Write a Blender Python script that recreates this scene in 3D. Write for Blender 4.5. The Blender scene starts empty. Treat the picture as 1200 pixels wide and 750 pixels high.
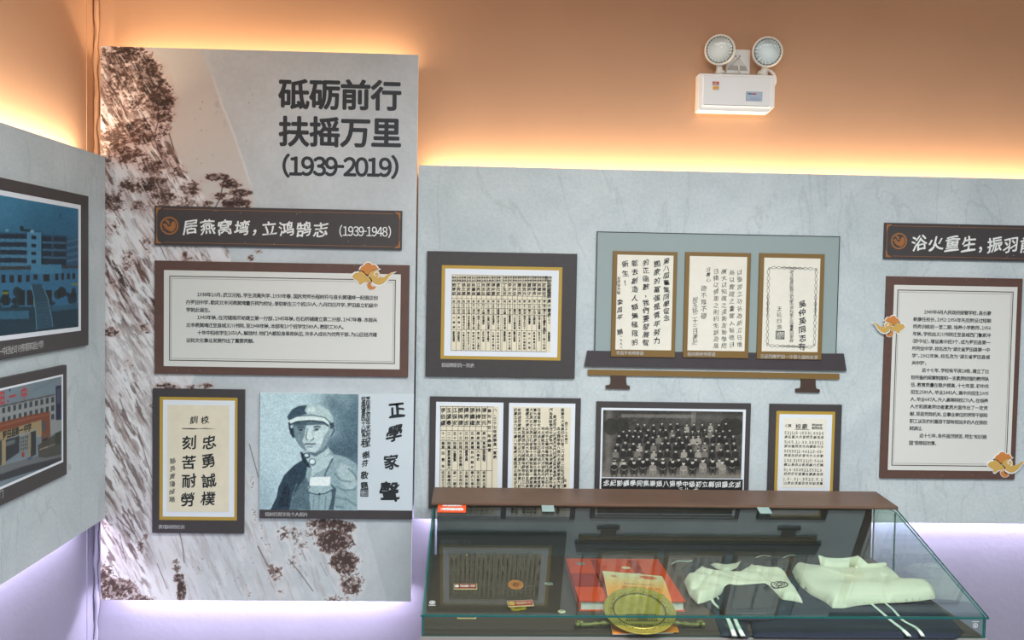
import bpy, math, random
import numpy as np
from mathutils import Vector, Matrix

S = bpy.context.scene
COL = S.collection
rnd = random.Random(7)
PI = math.pi

# ------------------------------------------------------------------ camera
FPX = 1102.6
CAM = np.array([0.0, -3.6, 1.6])
yaw, pit, rol = 0.03854, 0.04193, 0.01831
cy, sy, cp, sp, cr, sr = math.cos(yaw), math.sin(yaw), math.cos(pit), math.sin(pit), math.cos(rol), math.sin(rol)
RM = (np.array([[cr, -sr, 0], [sr, cr, 0], [0, 0, 1]]) @ np.array([[1, 0, 0], [0, cp, -sp], [0, sp, cp]])
      @ np.array([[cy, 0, -sy], [0, 1, 0], [sy, 0, cy]]) @ np.array([[1, 0, 0], [0, 0, -1], [0, 1, 0]], float))
cd = bpy.data.cameras.new('camera')
cd.lens = 36 * FPX / 1200
cd.sensor_width = 36
cam = bpy.data.objects.new('camera', cd)
COL.objects.link(cam)
mw = Matrix.Identity(4)
for i in range(3):
    mw[i][0] = RM[0][i]; mw[i][1] = -RM[1][i]; mw[i][2] = -RM[2][i]; mw[i][3] = CAM[i]
cam.matrix_world = mw
cd.clip_start = 0.05
S.camera = cam

# ------------------------------------------------------------------ world, lights, exposure
W = bpy.data.worlds.new('world'); S.world = W; W.use_nodes = True
bg = W.node_tree.nodes['Background']
bg.inputs[0].default_value = (0.86, 0.93, 1.0, 1)
bg.inputs[1].default_value = 0.27
S.view_settings.view_transform = 'Standard'
S.view_settings.look = 'None'
S.view_settings.exposure = 0.30
S.view_settings.gamma = 1.0
S.view_settings.use_curve_mapping = False
S.cycles.use_denoising = True
S.cycles.transparent_max_bounces = 16
S.cycles.max_bounces = 8


def area(name, loc, rot, sx, sy_, watts, color, spread=180):
    l = bpy.data.lights.new(name, 'AREA'); l.shape = 'RECTANGLE'
    l.size = sx; l.size_y = sy_; l.energy = watts; l.color = color
    l.spread = math.radians(spread)
    o = bpy.data.objects.new(name, l); COL.objects.link(o)
    o.location = loc; o.rotation_euler = rot
    return o


WARM = (1.0, 0.75, 0.48)
COOL = (0.85, 0.78, 1.0)
# ceiling panels of the room
area('ceiling_panel_light', (0.8, -2.3, 2.96), (0, 0, 0), 2.4, 0.6, 78, (0.95, 0.99, 1.0), 165)
area('ceiling_panel_light', (1.0, -4.6, 2.96), (0, 0, 0), 2.4, 0.6, 128, (0.93, 0.99, 1.0), 165)
# LED strips hidden on top of and below the display boards (up: rotated by pi)
area('led_long_top', (2.35, -0.04, 1.985), (PI, 0, 0), 5.1, 0.03, 15, WARM)
area('led_title_top', (-0.8, -0.05, 2.385), (PI, 0, 0), 1.08, 0.03, 2.2, WARM)
area('led_left_top', (-1.392, -1.62, 1.985), (PI, 0, 0), 0.03, 2.9, 13, (1.0, 0.80, 0.58))
area('led_long_bottom', (2.35, -0.04, 0.735), (0, 0, 0), 5.1, 0.03, 24, COOL)
area('led_title_bottom', (-0.8, -0.05, 0.425), (0, 0, 0), 1.08, 0.03, 6.5, COOL)
area('led_left_bottom', (-1.392, -1.62, 0.735), (0, 0, 0), 0.03, 2.9, 11, COOL)


# ------------------------------------------------------------------ pixel -> point on a real plane
def ray(x, y):
    return RM.T @ np.array([(x - 600) / FPX, (y - 375) / FPX, 1.0])


def PY(x, y, Y):
    d = ray(x, y); return CAM + d * (Y - CAM[1]) / d[1]


def PX(x, y, X):
    d = ray(x, y); return CAM + d * (X - CAM[0]) / d[0]


def PZ(x, y, Z):
    d = ray(x, y); return CAM + d * (Z - CAM[2]) / d[2]


# ------------------------------------------------------------------ materials
def lin(c):
    c = np.asarray(c, float)
    c = c / 255.0
    return np.where(c <= 0.04045, c / 12.92, ((c + 0.055) / 1.055) ** 2.4)


MATS = {}


def mat(name, rgb, rough=0.6, metal=0.0, noise=0.0, nscale=20, bump=0.0, bscale=60, spec=0.5, coat=0.0, emis=None):
    if name in MATS: return MATS[name]
    m = bpy.data.materials.new(name); m.use_nodes = True
    nt = m.node_tree; b = nt.nodes['Principled BSDF']
    c = tuple(lin(rgb)) + (1,)
    b.inputs['Base Color'].default_value = c
    b.inputs['Roughness'].default_value = rough
    b.inputs['Metallic'].default_value = metal
    b.inputs['Specular IOR Level'].default_value = spec
    b.inputs['Coat Weight'].default_value = coat
    tc = nt.nodes.new('ShaderNodeTexCoord')
    if noise:
        n = nt.nodes.new('ShaderNodeTexNoise'); n.inputs['Scale'].default_value = nscale
        n.inputs['Detail'].default_value = 6
        nt.links.new(tc.outputs['Object'], n.inputs['Vector'])
        r = nt.nodes.new('ShaderNodeMapRange')
        r.inputs['From Min'].default_value = 0.3; r.inputs['From Max'].default_value = 0.7
        r.inputs['To Min'].default_value = 1 - noise; r.inputs['To Max'].default_value = 1 + noise
        nt.links.new(n.outputs['Fac'], r.inputs['Value'])
        mx = nt.nodes.new('ShaderNodeVectorMath'); mx.operation = 'SCALE'
        mx.inputs[0].default_value = c[:3]
        nt.links.new(r.outputs[0], mx.inputs['Scale'])
        nt.links.new(mx.outputs[0], b.inputs['Base Color'])
    if bump:
        n2 = nt.nodes.new('ShaderNodeTexNoise'); n2.inputs['Scale'].default_value = bscale
        n2.inputs['Detail'].default_value = 4
        nt.links.new(tc.outputs['Object'], n2.inputs['Vector'])
        bp = nt.nodes.new('ShaderNodeBump'); bp.inputs['Strength'].default_value = bump
        bp.inputs['Distance'].default_value = 0.004
        nt.links.new(n2.outputs['Fac'], bp.inputs['Height'])
        nt.links.new(bp.outputs[0], b.inputs['Normal'])
    if emis:
        b.inputs['Emission Color'].default_value = c
        b.inputs['Emission Strength'].default_value = emis
    MATS[name] = m
    return m


def print_mat(name, rough=0.55, spec=0.4):
    if name in MATS: return MATS[name]
    m = bpy.data.materials.new(name); m.use_nodes = True
    nt = m.node_tree; b = nt.nodes['Principled BSDF']
    a = nt.nodes.new('ShaderNodeAttribute'); a.attribute_name = 'print'
    nt.links.new(a.outputs['Color'], b.inputs['Base Color'])
    b.inputs['Roughness'].default_value = rough
    b.inputs['Specular IOR Level'].default_value = spec
    MATS[name] = m
    return m


def glass_mat(name, tint, ior=1.5, rough=0.0, gloss=1.0):
    if name in MATS: return MATS[name]
    m = bpy.data.materials.new(name); m.use_nodes = True
    nt = m.node_tree; nt.nodes.clear()
    out = nt.nodes.new('ShaderNodeOutputMaterial')
    t = nt.nodes.new('ShaderNodeBsdfTransparent'); t.inputs[0].default_value = tuple(tint) + (1,)
    g = nt.nodes.new('ShaderNodeBsdfGlossy'); g.inputs['Roughness'].default_value = rough
    g.inputs['Color'].default_value = (gloss, gloss, gloss, 1)
    f = nt.nodes.new('ShaderNodeFresnel')
    # the pane is not refracting, so the far face must use the same index as the near one
    ge = nt.nodes.new('ShaderNodeNewGeometry'); mi = nt.nodes.new('ShaderNodeMapRange')
    mi.inputs['To Min'].default_value = ior; mi.inputs['To Max'].default_value = 1 / ior
    nt.links.new(ge.outputs['Backfacing'], mi.inputs['Value']); nt.links.new(mi.outputs[0], f.inputs['IOR'])
    mx = nt.nodes.new('ShaderNodeMixShader')
    nt.links.new(f.outputs[0], mx.inputs[0]); nt.links.new(t.outputs[0], mx.inputs[1])
    nt.links.new(g.outputs[0], mx.inputs[2]); nt.links.new(mx.outputs[0], out.inputs[0])
    MATS[name] = m
    return m


def board_mat():
    m = mat('board_laminate', (205, 213, 215), 0.6, noise=0.0)
    nt = m.node_tree; b = nt.nodes['Principled BSDF']
    tc = nt.nodes.new('ShaderNodeTexCoord')
    n = nt.nodes.new('ShaderNodeTexNoise'); n.inputs['Scale'].default_value = 3.2; n.inputs['Detail'].default_value = 9
    n.inputs['Roughness'].default_value = 0.62; n.inputs['Distortion'].default_value = 0.8
    nt.links.new(tc.outputs['Object'], n.inputs['Vector'])
    cr_ = nt.nodes.new('ShaderNodeValToRGB')
    cr_.color_ramp.elements[0].position = 0.3; cr_.color_ramp.elements[0].color = tuple(lin((183, 196, 200))) + (1,)
    cr_.color_ramp.elements[1].position = 0.7; cr_.color_ramp.elements[1].color = tuple(lin((208, 217, 220))) + (1,)
    nt.links.new(n.outputs['Fac'], cr_.inputs[0])
    # fine mottled grain and long faint scratches
    n2 = nt.nodes.new('ShaderNodeTexNoise'); n2.inputs['Scale'].default_value = 90; n2.inputs['Detail'].default_value = 3
    nt.links.new(tc.outputs['Object'], n2.inputs['Vector'])
    r2 = nt.nodes.new('ShaderNodeMapRange'); r2.inputs['To Min'].default_value = 0.93; r2.inputs['To Max'].default_value = 1.05
    r2.inputs['From Min'].default_value = 0.3; r2.inputs['From Max'].default_value = 0.7
    nt.links.new(n2.outputs['Fac'], r2.inputs[0])
    mp = nt.nodes.new('ShaderNodeMapping'); mp.inputs['Rotation'].default_value = (0, 0, 0.7); mp.inputs['Scale'].default_value = (2, 0.6, 2)
    nt.links.new(tc.outputs['Object'], mp.inputs[0])
    n3 = nt.nodes.new('ShaderNodeTexNoise'); n3.inputs['Scale'].default_value = 1.6; n3.inputs['Detail'].default_value = 8; n3.inputs['Distortion'].default_value = 1.4
    nt.links.new(mp.outputs[0], n3.inputs['Vector'])
    r3 = nt.nodes.new('ShaderNodeValToRGB')
    e = r3.color_ramp.elements
    e[0].position = 0.488; e[0].color = (1, 1, 1, 1); e[1].position = 0.512; e[1].color = (1, 1, 1, 1)
    k = r3.color_ramp.elements.new(0.5); k.color = (0.88, 0.88, 0.88, 1)
    nt.links.new(n3.outputs['Fac'], r3.inputs[0])
    v1 = nt.nodes.new('ShaderNodeVectorMath'); v1.operation = 'SCALE'
    nt.links.new(cr_.outputs[0], v1.inputs[0]); nt.links.new(r2.outputs[0], v1.inputs['Scale'])
    v2 = nt.nodes.new('ShaderNodeVectorMath'); v2.operation = 'MULTIPLY'
    nt.links.new(v1.outputs[0], v2.inputs[0]); nt.links.new(r3.outputs[0], v2.inputs[1])
    nt.links.new(v2.outputs[0], b.inputs['Base Color'])
    return m


M_BOARD = board_mat()
M_EDGE = mat('board_edge', (225, 228, 228), 0.5)
M_TAN = mat('tan_wall_paint', (205, 162, 130), 0.75, noise=0.025, nscale=3, bump=0.08, bscale=40)
M_WHITEWALL = mat('white_wall_paint', (146, 143, 160), 0.7, noise=0.03, nscale=4, bump=0.2, bscale=40)
M_CHAR = mat('charcoal_print', (66, 62, 63), 0.5, noise=0.06, nscale=50)
M_BROWN = mat('brown_print', (96, 70, 62), 0.5, noise=0.08, nscale=40)
M_GOLD = mat('ochre_gold_print', (184, 152, 62), 0.45)
M_DGOLD = mat('dark_gold_print', (128, 100, 52), 0.45)
M_LINEGOLD = mat('bronze_line_print', (160, 105, 58), 0.45)
M_MATT = mat('white_mat_card', (226, 233, 240), 0.6)
M_PANELW = mat('pale_grey_card', (220, 221, 216), 0.55)
M_CREAM = mat('cream_paper', (228, 220, 196), 0.7, noise=0.04, nscale=25)
M_CREAM2 = mat('pale_cream_paper', (234, 231, 218), 0.7, noise=0.03, nscale=25)
M_INK = mat('black_ink', (34, 40, 44), 0.6)
M_INKGREY = mat('grey_ink', (105, 105, 100), 0.6)
M_TITLE = mat('title_ink', (38, 45, 52), 0.5)
M_WHITEINK = mat('white_ink', (235, 238, 236), 0.5)
M_CAPTION = mat('pale_caption_ink', (190, 192, 192), 0.5)
M_SAGE = mat('sage_grey_print', (150, 166, 166), 0.5)
M_DARKLINE = mat('dark_brown_line', (72, 54, 46), 0.5)
M_ORANGE = mat('cloud_orange', (205, 132, 66), 0.5)
M_TANGOLD = mat('cloud_gold', (206, 168, 90), 0.5)
M_WOOD = None
M_PRINT = print_mat('colour_print')


# ------------------------------------------------------------------ mesh helpers
class MB:
    def __init__(s): s.v = []; s.f = []; s.mi = []; s.n = 0; s.smooth = False

    def add(s, verts, faces, mi=0):
        verts = np.asarray(verts, float).reshape(-1, 3)
        s.v.append(verts)
        for f in faces: s.f.append(tuple(i + s.n for i in f)); s.mi.append(mi)
        s.n += len(verts)
        return s

    def box(s, x0, y0, z0, x1, y1, z1, mi=0):
        v = [(x0, y0, z0), (x1, y0, z0), (x1, y1, z0), (x0, y1, z0), (x0, y0, z1), (x1, y0, z1), (x1, y1, z1), (x0, y1, z1)]
        return s.add(v, [(0, 3, 2, 1), (4, 5, 6, 7), (0, 1, 5, 4), (1, 2, 6, 5), (2, 3, 7, 6), (3, 0, 4, 7)], mi)

    def bbox(s, x0, y0, z0, x1, y1, z1, b=0.002, mi=0):
        """box chamfered around the front (+z) face"""
        v = [(x0, y0, z0), (x1, y0, z0), (x1, y1, z0), (x0, y1, z0), (x0, y0, z1 - b), (x1, y0, z1 - b), (x1, y1, z1 - b), (x0, y1, z1 - b),
             (x0 + b, y0 + b, z1), (x1 - b, y0 + b, z1), (x1 - b, y1 - b, z1), (x0 + b, y1 - b, z1)]
        return s.add(v, [(0, 3, 2, 1), (8, 9, 10, 11), (0, 1, 5, 4), (1, 2, 6, 5), (2, 3, 7, 6), (3, 0, 4, 7),
                         (4, 5, 9, 8), (5, 6, 10, 9), (6, 7, 11, 10), (7, 4, 8, 11)], mi)

    def prism(s, pts, z0, z1, mi=0):
        n = len(pts)
        a = sum(pts[i][0] * pts[(i + 1) % n][1] - pts[(i + 1) % n][0] * pts[i][1] for i in range(n))
        if a < 0: pts = pts[::-1]
        v = [(p[0], p[1], z0) for p in pts] + [(p[0], p[1], z1) for p in pts]
        f = [tuple(range(n - 1, -1, -1)), tuple(range(n, 2 * n))] + [(i, (i + 1) % n, n + (i + 1) % n, n + i) for i in range(n)]
        return s.add(v, f, mi)

    def ringrect(s, x0, y0, x1, y1, w, z0, z1, mi=0):
        s.box(x0, y0, z0, x0 + w, y1, z1, mi); s.box(x1 - w, y0, z0, x1, y1, z1, mi)
        s.box(x0 + w, y0, z0, x1 - w, y0 + w, z1, mi); s.box(x0 + w, y1 - w, z0, x1 - w, y1, z1, mi)
        return s

    def tube(s, pts, r, n=8, mi=0, cap=True):
        P = [Vector(p) for p in pts]; m = len(P)
        rr = r if hasattr(r, '__len__') else [r] * m
        V = []; up = None
        for i in range(m):
            t = (P[min(i + 1, m - 1)] - P[max(i - 1, 0)]).normalized()
            if up is None: up = Vector((0, 0, 1)) if abs(t.z) < 0.9 else Vector((1, 0, 0))
            a = t.cross(up).normalized(); b = a.cross(t).normalized(); up = b
            for k in range(n):
                w = 2 * PI * k / n
                V.append(P[i] + (a * math.cos(w) + b * math.sin(w)) * rr[i])
        F = [(i * n + k, i * n + (k + 1) % n, (i + 1) * n + (k + 1) % n, (i + 1) * n + k) for i in range(m - 1) for k in range(n)]
        if cap: F += [tuple(range(n))[::-1], tuple(range((m - 1) * n, m * n))]
        return s.add([tuple(v) for v in V], F, mi)

    def lathe(s, prof, n=32, axis=None, c=(0, 0, 0), sx=1.0, mi=0, cap=True):
        """profile (r, h) round +z at c; axis = 3x3 matrix to orient"""
        V = []
        for r, h in prof:
            for k in range(n):
                w = 2 * PI * k / n; V.append((r * math.cos(w) * sx, r * math.sin(w), h))
        V = np.array(V)
        if axis is not None: V = V @ np.array(axis).T
        V = V + np.array(c)
        m = len(prof)
        F = [(i * n + k, i * n + (k + 1) % n, (i + 1) * n + (k + 1) % n, (i + 1) * n + k) for i in range(m - 1) for k in range(n)]
        if cap: F += [tuple(range(n))[::-1], tuple(range((m - 1) * n, m * n))]
        return s.add(V, F, mi)

    def build(s, name, mats, parent=None, smooth=False, kind=None, label=None):
        me = bpy.data.meshes.new(name)
        v = np.concatenate(s.v)
        me.from_pydata(v.tolist(), [], s.f)
        if not isinstance(mats, (list, tuple)): mats = [mats]
        for m in mats: me.materials.append(m)
        if len(mats) > 1: me.polygons.foreach_set('material_index', s.mi)
        if smooth: me.polygons.foreach_set('use_smooth', [True] * len(me.polygons))
        me.update()
        o = bpy.data.objects.new(name, me); COL.objects.link(o)
        if parent is not None: o.parent = parent
        if kind: o['kind'] = kind
        if label: o['label'] = label
        return o


def smooth_angle(o, deg=35):
    me = o.data
    me.polygons.foreach_set('use_smooth', [True] * len(me.polygons))
    me.set_sharp_from_angle(angle=math.radians(deg))


def thing(name, label, cat, loc=(0, 0, 0), rot=(0, 0, 0), group=None):
    o = bpy.data.objects.new(name, None); COL.objects.link(o)
    o.location = loc; o.rotation_euler = rot
    o.empty_display_size = 0.05
    o['label'] = label; o['category'] = cat
    if group: o['group'] = group
    return o


ROT_BACK = (PI / 2, 0, 0)          # local x right, y up, z out of the back wall
ROT_LEFT = (PI / 2, 0, PI / 2)     # local x along +Y, y up, z out of the left wall


class Panel:
    """a thing hung on a board: local x right, y up, z towards the viewer; .q maps a photo pixel onto its front plane"""

    def __init__(s, name, label, cat, px, back, plane, thick, group=None):
        # px : (x0, y0, x1, y1) outer rectangle in pixels
        s.back, s.plane, s.thick = back, plane, thick
        s.front = plane - thick if back else plane + thick
        a, b = s.w(px[0], px[1]), s.w(px[2], px[3])
        c, d = s.w(px[0], px[3]), s.w(px[2], px[1])
        s.x0 = (a[0] + c[0]) / 2; s.x1 = (b[0] + d[0]) / 2
        s.z1 = (a[1] + d[1]) / 2; s.z0 = (b[1] + c[1]) / 2
        s.ox, s.oz = (s.x0 + s.x1) / 2, s.z0
        s.W = s.x1 - s.x0; s.H = s.z1 - s.z0
        if back: s.o = thing(name, label, cat, (s.ox, plane, s.oz), ROT_BACK, group)
        else: s.o = thing(name, label, cat, (plane, s.ox, s.oz), ROT_LEFT, group)

    def w(s, px, py):
        p = PY(px, py, s.front) if s.back else PX(px, py, s.front)
        return (p[0], p[2]) if s.back else (p[1], p[2])

    def q(s, px, py):
        u, v = s.w(px, py); return (u - s.ox, v - s.oz)

    def rect(s, x0, y0, x1, y1):
        a, b, c, d = s.q(x0, y0), s.q(x1, y0), s.q(x1, y1), s.q(x0, y1)
        return ((a[0] + d[0]) / 2, (c[1] + d[1]) / 2, (b[0] + c[0]) / 2, (a[1] + b[1]) / 2)   # l, b, r, t

    def slab(s, name, m, r, z0, z1, bev=0.0, label=None):
        mb = MB()
        if bev: mb.bbox(r[0], r[1], z0, r[2], r[3], z1, bev)
        else: mb.box(r[0], r[1], z0, r[2], r[3], z1)
        return mb.build(name, m, s.o, label=label)


# ------------------------------------------------------------------ text as real glyph meshes
GL = {}
_tc = bpy.data.curves.new('glyph', 'FONT'); _to = bpy.data.objects.new('glyph', _tc); COL.objects.link(_to)


def glyph(ch, bold, res):
    k = (ch, bold, res)
    if k not in GL:
        wide = ch in '0123456789()-'
        _tc.body = chr(ord(ch) + 0xFEE0) if wide else ch; _tc.offset = bold; _tc.resolution_u = res
        dg = bpy.context.evaluated_depsgraph_get(); dg.update()
        me = bpy.data.meshes.new_from_object(_to.evaluated_get(dg))
        n = len(me.vertices)
        if n:
            v = np.zeros(n * 3); me.vertices.foreach_get('co', v); v = v.reshape(-1, 3)[:, :2]
            f = [tuple(p.vertices) for p in me.polygons]
        else: v = np.zeros((0, 2)); f = []
        bpy.data.meshes.remove(me)
        cjk = ord(ch) > 0x2E00
        adv = 1.0 if cjk or n == 0 and ord(ch) > 255 else (0.33 if n == 0 else v[:, 0].max() + 0.06)
        if wide:      # the sans digits of the CJK face, set proportionally
            mid = (v[:, 0].min() + v[:, 0].max()) / 2; wd_ = v[:, 0].max() - v[:, 0].min()
            v = v.copy()
            if ch == '-': v[:, 0] = (v[:, 0] - mid) * .33; adv = .36
            elif ch in '()': v[:, 0] -= mid; adv = wd_ + .12
            else: v[:, 0] = (v[:, 0] - mid) * .92; adv = .57
            v[:, 0] += adv / 2
        if ch in '，。、；：！': adv = .55; cjk = False
        GL[k] = (v, f, adv, cjk)
    return GL[k]


class Text:
    """glyph meshes; bold strokes are laid as slightly shifted copies; split=True keeps every character a mesh of its own"""

    def __init__(s, bold=0.0, res=1, split=False): s.mb = MB(); s.bold = bold; s.res = res; s.split = split; s.parts = []

    def put(s, ch, x, y, size, z=0.0, rot=0.0, sx=1.0, shear=0.0, brush=0.0):
        v, f, adv, cjk = glyph(ch, 0.0, s.res)
        if len(v) == 0: return adv
        if s.bold:
            B = s.bold
            sh = [(-B, 0), (B, 0)] if B < .0165 else ([(-B, -B * .4), (B, B * .4), (-B * .4, B), (B * .4, -B)] if B < .03 else
                 [(B * math.cos(q), B * math.sin(q)) for q in [PI / 4 * i for i in range(8)]])
            nv = len(v)
            f = [tuple(i + nv * k for i in fc) for k in range(len(sh)) for fc in f]
            zz_ = np.repeat(np.arange(len(sh)) * 2e-5, nv)
            v = np.concatenate([v + np.array(d_) for d_ in sh])
        else: zz_ = np.zeros(len(v))
        c = v.copy()
        if cjk: c[:, 0] -= 0.5; c[:, 1] -= 0.38
        else: c[:, 0] -= adv / 2; c[:, 1] -= 0.36
        if brush:
            a, b = rnd.uniform(0, 6), rnd.uniform(0, 6)
            c = c + brush * np.stack([np.sin(c[:, 1] * 5 + a), np.sin(c[:, 0] * 5 + b)], 1)
            c[:, 1] += c[:, 0] * 0.14
        c[:, 0] = c[:, 0] * sx + c[:, 1] * shear
        cs, sn = math.cos(rot), math.sin(rot)
        c = np.stack([c[:, 0] * cs - c[:, 1] * sn, c[:, 0] * sn + c[:, 1] * cs], 1) * size
        if s.split: s.parts.append(MB()); tgt = s.parts[-1]
        else: tgt = s.mb
        tgt.add(np.column_stack([c[:, 0] + x, c[:, 1] + y, z + zz_]), f)
        return adv

    def line(s, body, x0, x1, y, size, z=0.0, justify=False, y1=None, **k):
        """centres the row at height y from x0; stretched to x1 when justify"""
        adv = [glyph(c, 0.0, s.res)[2] for c in body]
        tot = sum(adv) * size
        gap = (x1 - x0 - tot) / max(1, len(body) - 1) if justify else 0
        if justify is False and x1 is not None and tot > x1 - x0: gap = (x1 - x0 - tot) / max(1, len(body) - 1)
        x = x0; xe = x0 + tot
        for c, a in zip(body, adv):
            yy = y if y1 is None else y + (y1 - y) * (x - x0) / max(1e-6, (x1 - x0))
            s.put(c, x + a * size / 2, yy, size, z, **k)
            x += a * size + gap

    def col(s, body, x, ytop, ybot, size, z=0.0, jit=0.0, rj=0.0, sj=0.0, **k):
        n = len(body); step = (ytop - ybot) / n
        for i, c in enumerate(body):
            if c == ' ': continue
            s.put(c, x + rnd.uniform(-jit, jit) * size, ytop - step * (i + 0.5), size * (1 + rnd.uniform(-sj, sj)), z, rot=rnd.uniform(-rj, rj), **k)

    def build(s, name, m, parent, label=None):
        if s.split:
            for p_ in s.parts: p_.build(name, m, parent, label=label)
            return None
        if s.mb.n == 0: return None
        return s.mb.build(name, m, parent, label=label, kind='stuff')


# ------------------------------------------------------------------ painted prints (per-vertex colour on a fine sheet)
NR = np.random.RandomState(11)


def vnoise(h, w, fy, fx):
    gy, gx = max(2, int(round(fy)) + 2), max(2, int(round(fx)) + 2)
    g = NR.rand(gy, gx)
    y = np.linspace(0, gy - 1.001, h); x = np.linspace(0, gx - 1.001, w)
    yi = y.astype(int); xi = x.astype(int)
    fy_ = y - yi; fx_ = x - xi
    fy_ = (fy_ * fy_ * (3 - 2 * fy_))[:, None]; fx_ = (fx_ * fx_ * (3 - 2 * fx_))[None, :]
    a = g[np.ix_(yi, xi)]; b = g[np.ix_(yi, xi + 1)]; c = g[np.ix_(yi + 1, xi)]; d = g[np.ix_(yi + 1, xi + 1)]
    return (a * (1 - fx_) + b * fx_) * (1 - fy_) + (c * (1 - fx_) + d * fx_) * fy_


def fbm(h, w, fy, fx, o=5, g=0.55):
    r = np.zeros((h, w)); a = 1; t = 0
    for i in range(o):
        if fy > h * 1.2 or fx > w * 1.2: break
        r += a * vnoise(h, w, fy, fx); t += a; a *= g; fy *= 2; fx *= 2
    return r / t


def sample(n, Y, X):
    """look up a tile at arbitrary coordinates (wrapped by clipping), for rotated noise"""
    h, w = n.shape
    return n[np.clip((Y * h).astype(int), 0, h - 1), np.clip((X * w).astype(int), 0, w - 1)]


def sstep(a, b, x):
    t = np.clip((x - a) / (b - a), 0, 1); return t * t * (3 - 2 * t)


class Canvas:
    def __init__(s, r, cols, base, q=None):
        s.l, s.b, s.r, s.t = r; s.w = cols; s.h = max(2, int(cols * (s.t - s.b) / (s.r - s.l)))
        s.q = q
        s.img = np.zeros((s.h, s.w, 3)); s.img[:] = base
        jj, ii = np.meshgrid(np.arange(s.w), np.arange(s.h))
        s.jj, s.ii = jj + 0.0, ii + 0.0

    def pt(s, p):
        u, v = s.q(*p)
        return ((u - s.l) / (s.r - s.l) * (s.w - 1), (s.t - v) / (s.t - s.b) * (s.h - 1))

    def mask(s, pts):
        P = [s.pt(p) for p in pts]
        m = np.zeros((s.h, s.w), bool)
        y0 = max(0, int(min(p[1] for p in P)) - 1); y1 = min(s.h, int(max(p[1] for p in P)) + 2)
        x0 = max(0, int(min(p[0] for p in P)) - 1); x1 = min(s.w, int(max(p[0] for p in P)) + 2)
        if y1 <= y0 or x1 <= x0: return m.astype(float), (0, 0, 0, 0)
        X = s.jj[y0:y1, x0:x1]; Y = s.ii[y0:y1, x0:x1]
        acc = np.zeros(X.shape)
        for dx, dy in ((-.25, -.25), (.25, .25), (-.25, .25), (.25, -.25)):
            c = np.zeros(X.shape, bool)
            n = len(P)
            for i in range(n):
                (xa, ya), (xb, yb) = P[i], P[(i + 1) % n]
                if ya == yb: continue
                cond = ((ya > Y + dy) != (yb > Y + dy)) & (X + dx < (xb - xa) * (Y + dy - ya) / (yb - ya) + xa)
                c ^= cond
            acc += c
        return acc / 4, (y0, y1, x0, x1)

    def poly(s, pts, col, a=1.0):
        m, (y0, y1, x0, x1) = s.mask(pts)
        if y1 <= y0: return
        m = (m * a)[..., None]
        s.img[y0:y1, x0:x1] = s.img[y0:y1, x0:x1] * (1 - m) + np.array(col, float) * m

    def full(s, pts):
        m, (y0, y1, x0, x1) = s.mask(pts)
        f = np.zeros((s.h, s.w))
        if y1 > y0: f[y0:y1, x0:x1] = m
        return f

    def ell(s, cx, cy_, rx, ry, col, a=1.0, n=20, rot=0):
        cs, sn = math.cos(rot), math.sin(rot)
        s.poly([(cx + rx * math.cos(t) * cs - ry * math.sin(t) * sn, cy_ + rx * math.cos(t) * sn + ry * math.sin(t) * cs)
                for t in [2 * PI * k / n for k in range(n)]], col, a)

    def line(s, pts, wd, col, a=1.0):
        for (xa, ya), (xb, yb) in zip(pts[:-1], pts[1:]):
            d = math.hypot(xb - xa, yb - ya) or 1; nx, ny = -(yb - ya) / d * wd / 2, (xb - xa) / d * wd / 2
            s.poly([(xa + nx, ya + ny), (xb + nx, yb + ny), (xb - nx, yb - ny), (xa - nx, ya - ny)], col, a)

    def blend(s, m, col):
        m = np.clip(m, 0, 1)[..., None]; s.img = s.img * (1 - m) + np.array(col, float) * m

    def blur(s, k=1):
        for _ in range(k):
            p = np.pad(s.img, ((1, 1), (1, 1), (0, 0)), mode='edge')
            s.img = (p[1:-1, 1:-1] * 4 + p[:-2, 1:-1] * 2 + p[2:, 1:-1] * 2 + p[1:-1, :-2] * 2 + p[1:-1, 2:] * 2
                     + p[:-2, :-2] + p[2:, 2:] + p[:-2, 2:] + p[2:, :-2]) / 16

    def build(s, name, parent, z, m=None, label=None):
        h, w = s.h, s.w
        x = np.linspace(s.l, s.r, w); y = np.linspace(s.t, s.b, h)
        X, Y = np.meshgrid(x, y)
        v = np.stack([X, Y, np.full_like(X, z)], -1).reshape(-1, 3).astype(np.float32)
        i = np.arange(h * w).reshape(h, w)
        f = np.stack([i[1:, :-1], i[1:, 1:], i[:-1, 1:], i[:-1, :-1]], -1).reshape(-1, 4).astype(np.int32)
        me = bpy.data.meshes.new(name)
        me.vertices.add(len(v)); me.vertices.foreach_set('co', v.ravel())
        me.loops.add(f.size); me.loops.foreach_set('vertex_index', f.ravel())
        me.polygons.add(len(f)); me.polygons.foreach_set('loop_start', np.arange(0, f.size, 4, dtype=np.int32))
        me.update(calc_edges=True)
        ca = me.color_attributes.new('print', 'FLOAT_COLOR', 'POINT')
        c = np.ones((h * w, 4), np.float32); c[:, :3] = lin(np.clip(s.img, 0, 255)).reshape(-1, 3)
        ca.data.foreach_set('color', c.ravel())
        me.materials.append(m or M_PRINT)
        o = bpy.data.objects.new(name, me); COL.objects.link(o); o.parent = parent
        if label: o['label'] = label
        return o


# ================================================================== THE SETTING
def struct(name, mb, m, **k):
    o = mb.build(name, m, None, **k); o['kind'] = 'structure'; return o


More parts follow.
